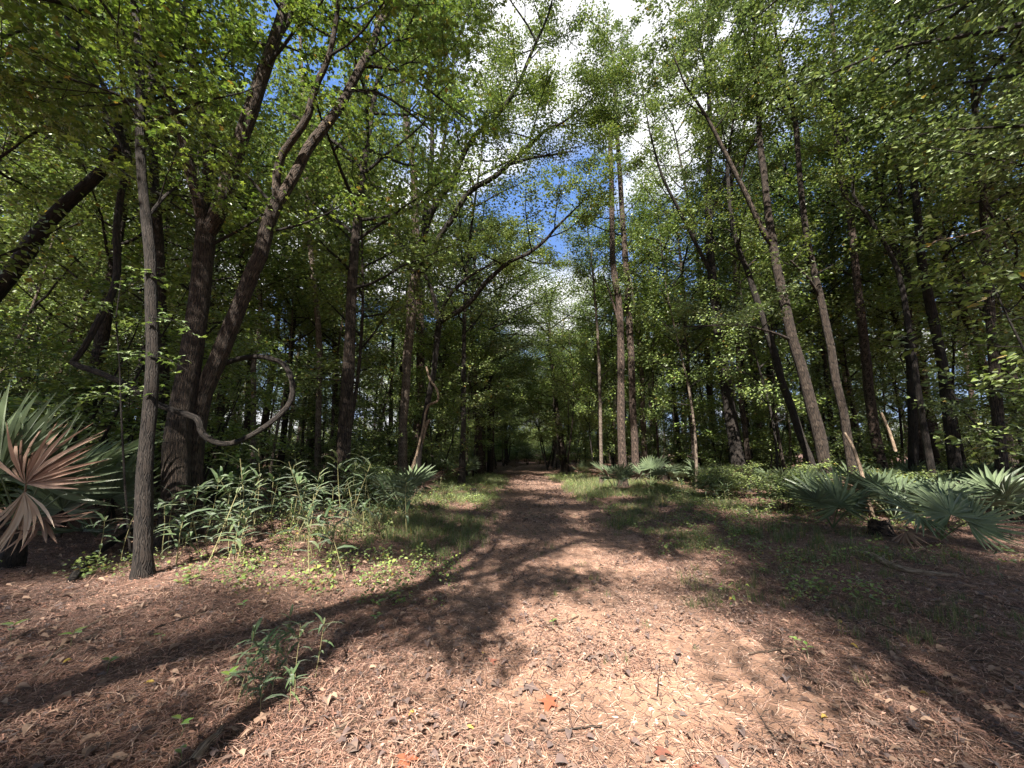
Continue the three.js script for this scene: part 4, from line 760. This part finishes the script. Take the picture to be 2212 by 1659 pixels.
{
  const spots = [], cover = [];
  seed(1500);
  for (let k = 0; k < 11000; k++) {
    const d = rr(4.5, 26), side = rnd() < 0.5 ? -1 : 1, z = -d, off = side < 0 ? rr(1.0, 4.2) : rr(1.1, 5.4), x = pathX(z) + side * off;
    const dens = fbm(x * 0.7 + 3, z * 0.7 + 8, 91, 3), edge = sstep(0.9, 1.9, off) * (side > 0 ? sstep(4.6, 6.5, d) : sstep(5.2, 7.5, d));
    if (sstep(0.36, 0.64, dens) * 1.0 * edge < rnd()) continue;
    spots.push([x, z, rr(0.6, 1.2) * (d > 12 ? 1.3 : 1)]);
  }
  for (let k = 0; k < 420; k++) { const d = rr(2.6, 6), x = rr(1.6, 4.4); if (fbm(x * 1.3, d * 1.3, 93, 3) < 0.5) continue; spots.push([x, -d, rr(0.35, 0.7)]); }
  for (let k = 0; k < 160; k++) { const d = rr(3, 12), x = pathX(-d) + gs() * 0.9; if (fbm(x * 1.6, d * 1.6, 95, 3) < 0.52) continue; spots.push([x, -d, rr(0.25, 0.55)]); }
  scatter('grass', 'short shady grass on both verges of the trail', 'grass', [tuft(1, 22, 0.17, GRASS, 0.07), tuft(2, 26, 0.13, GRASS, 0.08), tuft(3, 16, 0.22, GRASS, 0.05)], M.grass, spots);
  // small broad-leaved weeds
  const weed = (sd) => { seed(sd); const m = new MB(); for (let k = 0; k < 26; k++) { const p = V(gs() * 0.09, rr(0.02, 0.16), gs() * 0.09); leafAt(m, p, V(gs(), 0, gs()), 0.035, GREEN.under, 1, 0); } return m.geo(); };
  seed(1510);
  for (let k = 0; k < 3400; k++) {
    const d = rr(4.2, 24), side = rnd() < 0.55 ? -1 : 1, z = -d, off = rr(1.4, side < 0 ? 7 : 8), x = pathX(z) + side * off;
    if (fbm(x * 0.6 + 13, z * 0.6 + 18, 97, 3) < 0.47) continue; cover.push([x, z, rr(0.7, 1.5)]);
  }
  scatter('ground_cover', 'low leafy weeds and seedlings over the forest floor', 'ground cover', [weed(4), weed(5), weed(6)], M.leaf, cover);

  // pine straw and leaf bits lying on ground and trail
  const litter = (sd, needles, bits, tones) => {
    seed(sd); const m = new MB();
    for (let k = 0; k < needles; k++) {
      const a = rnd() * 6.283, L = rr(0.05, 0.13), x = gs() * 0.2, z = gs() * 0.2, t = pick(tones), s = rr(0.6, 1.25), c = [t[0] * s, t[1] * s, t[2] * s], w = rr(0.0008, 0.0018), y0 = rr(0.002, 0.014), y1 = y0 + rr(0, 0.012), b = rr(-0.4, 0.4), ids = [];
      for (const [f, yy] of [[0, y0], [0.5, y1], [1, rr(0.001, 0.012)]]) { const aa = a + b * f, px = x + Math.cos(aa) * L * f, pz = z + Math.sin(aa) * L * f; ids.push(m.v(px - Math.sin(aa) * w, yy, pz + Math.cos(aa) * w, 0, 0, c), m.v(px + Math.sin(aa) * w, yy, pz - Math.cos(aa) * w, 0, 0, c)); }
      for (let q = 0; q < 2; q++) { const i = ids[q * 2], j = ids[q * 2 + 1]; m.t(i, j, ids[q * 2 + 2]); m.t(j, ids[q * 2 + 3], ids[q * 2 + 2]); }
    }
    for (let k = 0; k < bits; k++) { const t = pick(tones), s = rr(0.5, 1.25), L = rr(0.01, 0.034), az = rnd() * 6.283, el = gs() * 0.2; const dir = V(Math.cos(az) * Math.cos(el), Math.sin(el), Math.sin(az) * Math.cos(el)), n = V(gs() * 0.5, 1, gs() * 0.5); n.addScaledVector(dir, -n.dot(dir)).normalize(); m.leaf(V(gs() * 0.2, rr(0.006, 0.02), gs() * 0.2), dir, n, L, L * rr(0.3, 0.7), [t[0] * s, t[1] * s, t[2] * s], rnd() < 0.5 ? 0 : 1, rr(0.05, 0.3)); }
    for (let k = 0; k < bits / 9; k++) { const t = pick([[0.17, 0.115, 0.09], [0.22, 0.14, 0.095], [0.30, 0.20, 0.14], [0.13, 0.09, 0.08]]), s = rr(0.7, 1.3), L = rr(0.045, 0.085), az = rnd() * 6.283, dir = V(Math.cos(az), gs() * 0.2, Math.sin(az)).normalize(), n = V(gs() * 0.35, 1, gs() * 0.35); n.addScaledVector(dir, -n.dot(dir)).normalize(); m.leaf(V(gs() * 0.2, rr(0.012, 0.024), gs() * 0.2), dir, n, L, L * rr(0.4, 0.75), t.map((v) => v * s), rnd() < 0.4 ? 2 : 1, rr(0.1, 0.35)); }
    return m.geo();
  };
  const toLin = (t) => t.map((v) => Math.pow(v / 255, 2.2)), ST = strawTones.map(toLin), TT = trailTones.map(toLin), a = [], b = [];
  seed(1520);
  for (let k = 0; k < 5200; k++) { const d = 1.4 + 15 * Math.pow(rnd(), 1.5), z = -d, x = rr(-1, 1) * (2.6 + d * 1.15); if (Math.abs(x - pathX(z)) < 1.45) continue; a.push([x, z, rr(0.8, 1.3) * (d > 9 ? 1.5 : 1)]); }
  for (let k = 0; k < 2600; k++) { const d = 1.2 + 26 * Math.pow(rnd(), 1.7), z = -d, x = pathX(z) + rr(-1.75, 1.75); if (fbm(x * 1.4 + 31, z * 1.4 + 17, 99, 3) < 0.4 * rr(0.8, 1.2)) continue; b.push([x, z, rr(0.7, 1.2) * (d > 9 ? 1.5 : 1), 0.006]); }
  scatter('pine_straw', 'reddish pine straw and dead leaf bits on the forest floor', 'litter', [litter(11, 80, 16, ST), litter(12, 70, 22, ST), litter(13, 90, 10, ST)], M.deadLeaf, a);
  scatter('trail_litter', 'pale straw and leaf crumbs on the trail', 'litter', [litter(14, 40, 14, TT), litter(15, 34, 20, TT), litter(16, 50, 8, ST)], M.deadLeaf, b);
}

// ---------------------------------------------------------------- single fallen leaves
{
  seed(1600);
  const one = (tones, shape, L) => { const m = new MB(), t = pick(tones); const az = 0; m.leaf(V(-L / 2, 0.004, 0), V(1, 0.05, 0).normalize(), V(0, 1, 0), L, L * (shape === 2 ? 0.85 : 0.5), t, shape, rr(0.1, 0.3)); return m.geo(); };
  const red = [[0.30, 0.09, 0.04], [0.36, 0.15, 0.06], [0.22, 0.08, 0.05]], yel = [[0.55, 0.36, 0.05], [0.48, 0.34, 0.08]], grey = [[0.13, 0.09, 0.08], [0.17, 0.12, 0.11]];
  const kinds = { 'rust-red lobed': [one(red, 2, 0.12), one(red, 2, 0.1)], 'small yellow': [one(yel, 1, 0.06), one(yel, 1, 0.05)], 'dark curled': [one(grey, 2, 0.11), one(grey, 1, 0.1)] };
  const put = (kind, x, y, where) => { const p = onGround(x, y), o = new THREE.Mesh(pick(kinds[kind]), M.deadLeaf); o.name = numbered('fallen_leaf'); o.position.set(p.x, p.y + 0.016, p.z); o.rotation.set(gs() * 0.2, rnd() * 6.28, gs() * 0.2); o.scale.setScalar(rr(0.9, 1.25)); o.userData = { label: `${kind} fallen leaf ${where}`, category: 'leaf', group: 'single fallen leaves' }; scene.add(o); };
  put('rust-red lobed', 1063, 1408, 'in the middle of the sunlit trail'); put('rust-red lobed', 882, 1616, 'at the lower edge left of centre'); put('rust-red lobed', 1184, 1510, 'right of the brightest sun patch'); put('rust-red lobed', 1433, 1612, 'low on the trail right of centre'); put('rust-red lobed', 1063, 1630, 'at the lower edge of the centre'); put('rust-red lobed', 1505, 1650, 'at the bottom edge right of centre');
  put('small yellow', 1044, 1392, 'above the red leaf mid-trail'); put('small yellow', 890, 1531, 'left of the brightest sun patch'); put('small yellow', 1013, 1546, 'below the brightest sun patch'); put('small yellow', 1846, 1402, 'on the right of the trail'); put('small yellow', 2000, 1505, 'toward the lower right corner'); put('small yellow', 1815, 1350, 'by the grass tuft on the right'); put('small yellow', 135, 1478, 'in the straw at the left edge'); put('small yellow', 320, 1505, 'in the straw left of the trail'); put('small yellow', 1784, 1560, 'low on the right of the trail');
  put('dark curled', 1270, 1420, 'in the shade right of the red leaf'); put('dark curled', 1150, 1470, 'just right of centre on the trail'); put('dark curled', 1105, 1331, 'in the patch of sun up the trail'); put('dark curled', 1560, 1640, 'in the lower right shade'); put('dark curled', 1700, 1480, 'in the shade band right of the trail');
}

// ---------------------------------------------------------------- broad-leaved seedlings near the camera
function seedling(x, y, n, L, label) {
  const p = onGround(x, y), g = thing('seedling', label, 'seedling', [p.x, p.y, p.z], 'seedlings');
  const H = 0.05 + L * 0.9, mb = new MB(); mb.tube([V(0, -0.02, 0), V(gs() * 0.01, H / 2, gs() * 0.01), V(gs() * 0.02, H, gs() * 0.02)], [0.0025, 0.002, 0.0015], 4, 0, [0.12, 0.16, 0.05], 0.5, 1); mb.build('stem', M.grass, g);
  for (let k = 0; k < n; k++) { const m = new MB(), a = k * 2.4 + rnd(), d = V(Math.cos(a), 0.25, Math.sin(a)).normalize(), nn = V(0, 1, 0).addScaledVector(d, -d.y).normalize(); m.leaf(V(0, H * rr(0.6, 1), 0), d, nn, L, L * 0.62, [0.16, 0.27, 0.03].map((v) => v * rr(0.8, 1.2)), 1, 0.08); m.build('leaf', M.leaf, g); }
}
seed(1700);
seedling(385, 1600, 3, 0.06, 'bright green three-leaved seedling near the bottom left'); seedling(388, 1650, 2, 0.045, 'tiny two-leaved seedling at the bottom edge on the left'); seedling(490, 1500, 4, 0.07, 'bright broad-leaved seedling in the near cane clump'); seedling(520, 1345, 4, 0.06, 'bright seedling among the cane stems'); seedling(145, 1440, 3, 0.08, 'dark green seedling in the straw at the left'); seedling(340, 1425, 2, 0.05, 'lone small seedling on the straw left of the trail'); seedling(225, 1490, 3, 0.06, 'shaded seedling low on the left side'); seedling(812, 1345, 4, 0.06, 'seedling at the left edge of the sunlit trail'); seedling(1195, 1350, 3, 0.05, 'small seedling in the middle of the trail'); seedling(1720, 1405, 3, 0.05, 'upright seedling in the sun patch right of the trail'); seedling(1745, 1420, 3, 0.05, 'second seedling in the sun patch right of the trail'); seedling(1755, 1290, 5, 0.07, 'leafy seedling on the right verge'); seedling(15, 1425, 4, 0.09, 'broad-leaved seedling cut by the left edge');

// ---------------------------------------------------------------- fallen wood, stumps, dead sticks
function stick(name, label, list, mat = M.deadWood, ground = true, group) {    // list: [x, y, width, height above ground | depth]
  const raw = list.map(([x, y, w, h]) => { if (ground) { const p = onGround(x, y), d = -p.z; p.y += (h || 0) + w / 2 * metresPer(d) * 0.7; return [p, w / 2 * metresPer(d)]; } const p = atDepth(x, y, h); return [p, w / 2 * metresPer(h)]; });
  const o = thing(name, label, 'branch', raw[0][0].toArray(), group), b = raw[0][0].clone(), c = new THREE.CatmullRomCurve3(raw.map((q) => q[0].sub(b)), false, 'centripetal'), pts = [], rad = [], n = 18;
  for (let k = 0; k <= n; k++) { const t = k / n, f = t * (raw.length - 1), i = Math.min(raw.length - 2, Math.floor(f)); pts.push(c.getPoint(t)); rad.push(mix(raw[i][1], raw[i + 1][1], f - i)); }
  const mb = new MB(); mb.tube(pts, rad, 7, 0.18, null, 0.3, list[0][0]); mb.build('wood', mat, o); return [o, c];
}
seed(1800);
stick('fallen_branch', 'long fallen branch lying across the straw on the right', [[1838, 1217, 9], [1880, 1222, 11], [1920, 1240, 12], [1965, 1256, 11], [2020, 1264, 10], [2075, 1270, 7]]);
stick('fallen_branch', 'short forked piece beside the long fallen branch on the right', [[1905, 1232, 6], [1918, 1222, 6], [1932, 1226, 4]]);
stick('fallen_branch', 'dark fallen limb running from the thin trunk down to the left', [[400, 1125, 9, 0.25], [340, 1145, 9, 0.12], [285, 1170, 10, 0.08], [235, 1200, 11, 0.05], [205, 1220, 12, 0.03], [165, 1265, 15, 0.02], [148, 1288, 15]], M.barkDark);
stick('fallen_branch', 'thin reddish stick slanting across the straw at the left', [[60, 1510, 6], [110, 1458, 6], [170, 1400, 6], [250, 1360, 5], [320, 1335, 4]]);
stick('fallen_branch', 'thin dry stick among the left straw below the cane', [[120, 1448, 4], [180, 1420, 5], [215, 1395, 4]]);
stick('fallen_branch', 'weathered wood chunk at the bottom edge left of centre', [[415, 1650, 18], [440, 1620, 20], [470, 1590, 14], [482, 1570, 8]], M.deadWood);
stick('fallen_branch', 'short grey stick on the lit straw left of centre', [[715, 1580, 8], [745, 1562, 9], [780, 1545, 6]], M.deadWood);
stick('fallen_branch', 'dark log lying in the shade at the trail edge far left', [[930, 1062, 7], [975, 1063, 8], [1030, 1062, 6]], M.barkDark);
stick('fallen_branch', 'pale twig lying on the trail at the lower right', [[1560, 1625, 3], [1600, 1632, 4], [1660, 1628, 3]], M.deadWood);
stick('dead_stick', 'pale dead stick leaning at the foot of the right-hand trunks', [[1886, 1120, 8, 8.6], [1872, 1070, 8, 8.6], [1858, 1010, 7, 8.7], [1842, 965, 6, 8.8], [1825, 935, 4, 8.9]], M.deadWood, false);
stick('dead_stick', 'pale broken branch slanting between the dark right-hand trunks', [[1934, 975, 6, 9.5], [1920, 930, 6, 9.5], [1904, 892, 5, 9.5]], M.deadWood, false);
stick('dead_stick', 'long pale bare twig arching at the right edge', [[2004, 534, 4, 8], [2018, 522, 4, 8], [2075, 510, 3, 8], [2140, 490, 3, 8], [2200, 462, 2, 8]], M.deadWood, false);
stick('dead_stick', 'pale leaning dead stem at the foot of the limbed tree', [[876, 1056, 12, 15], [896, 1000, 10, 15], [912, 950, 9, 15], [921, 915, 10, 15], [930, 905, 4, 15]], M.deadWood, false);
stick('hanging_vine', 'twisted pale vine hanging on the limbed tree', [[921, 792, 4, 14.6], [930, 822, 5, 14.6], [944, 842, 5, 14.6], [945, 866, 5, 14.6], [925, 875, 5, 14.7], [914, 920, 5, 14.8], [900, 985, 5, 14.9]], M.deadWood, false);
{   // small dry twigs on the floor
  seed(1870);
  [[150, 1335], [255, 1430], [70, 1400], [330, 1395], [420, 1345], [560, 1395], [640, 1440], [200, 1545], [980, 1480], [1300, 1560], [1420, 1500], [1620, 1420], [1740, 1335], [1860, 1300], [1950, 1380], [2060, 1440], [2120, 1560], [1680, 1590], [1250, 1330], [1560, 1260], [2150, 1330], [1980, 1240], [720, 1400], [480, 1600]].forEach(([x, y]) => {
    const p = onGround(x, y), a = rnd() * 6.28, L = rr(0.18, 0.55), o = thing('fallen_twig', 'dry twig', 'twig', [p.x, p.y + 0.012, p.z], 'dry twigs on the floor'), m = new MB();
    const pts = wander(V(0, 0.004, 0), V(Math.cos(a), 0.03, Math.sin(a)), L, 5, 0.14, 0); pts.forEach((q) => { q.y = rr(0.002, 0.014); }); m.tube(pts, taper(6, rr(0.004, 0.008), 0.0025), 5, 0.1, null, 0.3, x); m.build('stem', pick([M.deadWood, M.barkPale, M.bark]), o);
    const m2 = new MB(), b = pts[3].clone(); m2.tube([b, b.clone().add(V(Math.cos(a + 0.7) * L * 0.18, 0.012, Math.sin(a + 0.7) * L * 0.18)), b.clone().add(V(Math.cos(a + 0.9) * L * 0.34, 0.006, Math.sin(a + 0.9) * L * 0.34))], [0.003, 0.0025, 0.0015], 4, 0, null, 0.3, 1); m2.build('side_shoot', M.deadWood, o);
    auto(o, 'dry twig');
  });
}
{
  const stump = (x, y, w, h, label) => {
    const p = onGround(x, y), d = -p.z, r = w / 2 * metresPer(d), H = h * metresPer(d), o = thing('stump', label, 'stump', [p.x, p.y - 0.03, p.z]);
    const m = new MB(), seg = 11; let prev = -1;
    [[0, 1.5], [0.25, 1.1], [0.6, 1], [1, 0.9]].forEach(([t, f], k) => { const s0 = m.count; for (let s = 0; s <= seg; s++) { const a = (s % seg) / seg * 6.283, rr2 = r * f * (0.85 + 0.3 * hash2(s % seg, 3, x)), yy = k === 3 ? H * (0.7 + 0.5 * hash2(s % seg, 9, x)) : H * t; m.v(Math.cos(a) * rr2, yy, Math.sin(a) * rr2, s / seg, t, null, Math.cos(a), 0, Math.sin(a)); } if (prev >= 0) for (let s = 0; s < seg; s++) { m.t(prev + s, s0 + s, prev + s + 1); m.t(prev + s + 1, s0 + s, s0 + s + 1); } prev = s0; });
    m.build('bark', M.bark, o); const t2 = new MB(), ci = t2.v(0, H * 0.6, 0); const ids = []; for (let s = 0; s < seg; s++) { const a = s / seg * 6.283; ids.push(t2.v(Math.cos(a) * r * 0.85, H * 0.72, Math.sin(a) * r * 0.85)); } for (let s = 0; s < seg; s++) t2.t(ci, ids[(s + 1) % seg], ids[s]); t2.build('heartwood', M.deadWood, o);
  };
  stump(1434, 1048, 17, 22, 'small broken stump right of the pair of pines'); stump(1470, 1046, 12, 12, 'low rotten stump beside the broken stump'); stump(1905, 1168, 38, 34, 'brown rotting stump in front of the sunlit fan palm');
  // heap of cut brush at the far end
  const p = atDepth(1108, 1003, 40), o = thing('brush_pile', 'heap of pale cut brush at the far end of the trail', 'brush pile', [p.x, groundY(p.x, p.z), p.z]); seed(1850);
  for (let k = 0; k < 30; k++) { const m = new MB(), a = rnd() * 6.28, L = rr(0.8, 2), b = V(gs() * 0.5, 0.02, gs() * 0.4), t = V(Math.cos(a) * L / 2, rr(0.3, 1.2), Math.sin(a) * L / 2); m.tube([b, b.clone().lerp(t, 0.5).add(V(0, 0.1, 0)), t], [0.02, 0.015, 0.006], 4, 0, null, 0.5, 1); m.build('stick', M.deadWood, o); }
  const rootMat = thing('exposed_roots', 'splayed pale roots at the foot of the limbed tree', 'roots', onGround(850, 1050).toArray()); seed(1860);
  for (let k = 0; k < 7; k++) { const m = new MB(), a = 2.6 + k * 0.28, L = rr(0.6, 1.3); m.tube(wander(V(0, 0.12, 0), V(Math.cos(a), -0.1, Math.sin(a) * 0.6 + 0.2), L, 5, 0.15, -0.02), taper(6, 0.05, 0.012), 6, 0.1, null, 0.5, k); m.build('root', M.deadWood, rootMat); }
}
// labels of the many: which one it is, by what it stands in line with
{
  const marks = [[-9999, 'the view past its left edge'], [40, 'the big left-edge fan palm'], [170, 'the kinked hanging vine'], [310, 'the thin dark trunk'], [420, 'the two-stemmed tree'], [550, 'the crooked pale stem'], [687, 'the lone tall pale trunk'], [790, 'the cane left of the limbed tree'], [890, 'the limbed tree'], [1010, 'the left edge of the trail'], [1130, 'the end of the trail'], [1250, 'the right edge of the trail'], [1355, 'the pair of pines'], [1450, 'the broken stump'], [1600, 'the thickest right-hand trunk'], [1770, 'the stout forked trunk'], [1850, 'the slender high-forked trunk'], [1915, 'the pale flaky pine'], [2020, 'the sunlit fan palm'], [2150, 'the right-edge trunk'], [99999, 'the view past its right edge']];
  const ord = 'nearest second third fourth fifth sixth seventh eighth ninth tenth eleventh twelfth thirteenth fourteenth fifteenth sixteenth seventeenth eighteenth nineteenth twentieth'.split(' '), sets = new Map(), q = V();
  for (const [o, what] of autoList) {
    q.copy(o.position).applyMatrix4(camera.matrixWorldInverse); const px = 1106 + q.x / -q.z * FPX, x = px < -20 ? -9999 : px > 2232 ? 99999 : px;
    const m = marks.reduce((a, b) => (Math.abs(b[0] - x) < Math.abs(a[0] - x) ? b : a)), key = what + '|' + m[1];
    if (!sets.has(key)) sets.set(key, []); sets.get(key).push([-o.position.z, o, what, m[1]]);
  }
  for (const list of sets.values()) { list.sort((a, b) => a[0] - b[0]); list.forEach(([, o, what, m], k) => { o.userData.label = `${k < 20 ? ord[k] : (['twenty', 'thirty', 'forty', 'fifty'][Math.floor(k / 10) - 2] || 'sixty') + '-' + ['zeroth', 'first', ...ord.slice(1, 9)][k % 10]} ${what} in line with ${m}`; }); }
}
scene.traverse((o) => { if (o.isMesh) { o.castShadow = true; o.receiveShadow = true; } });
renderer.render(scene, camera);
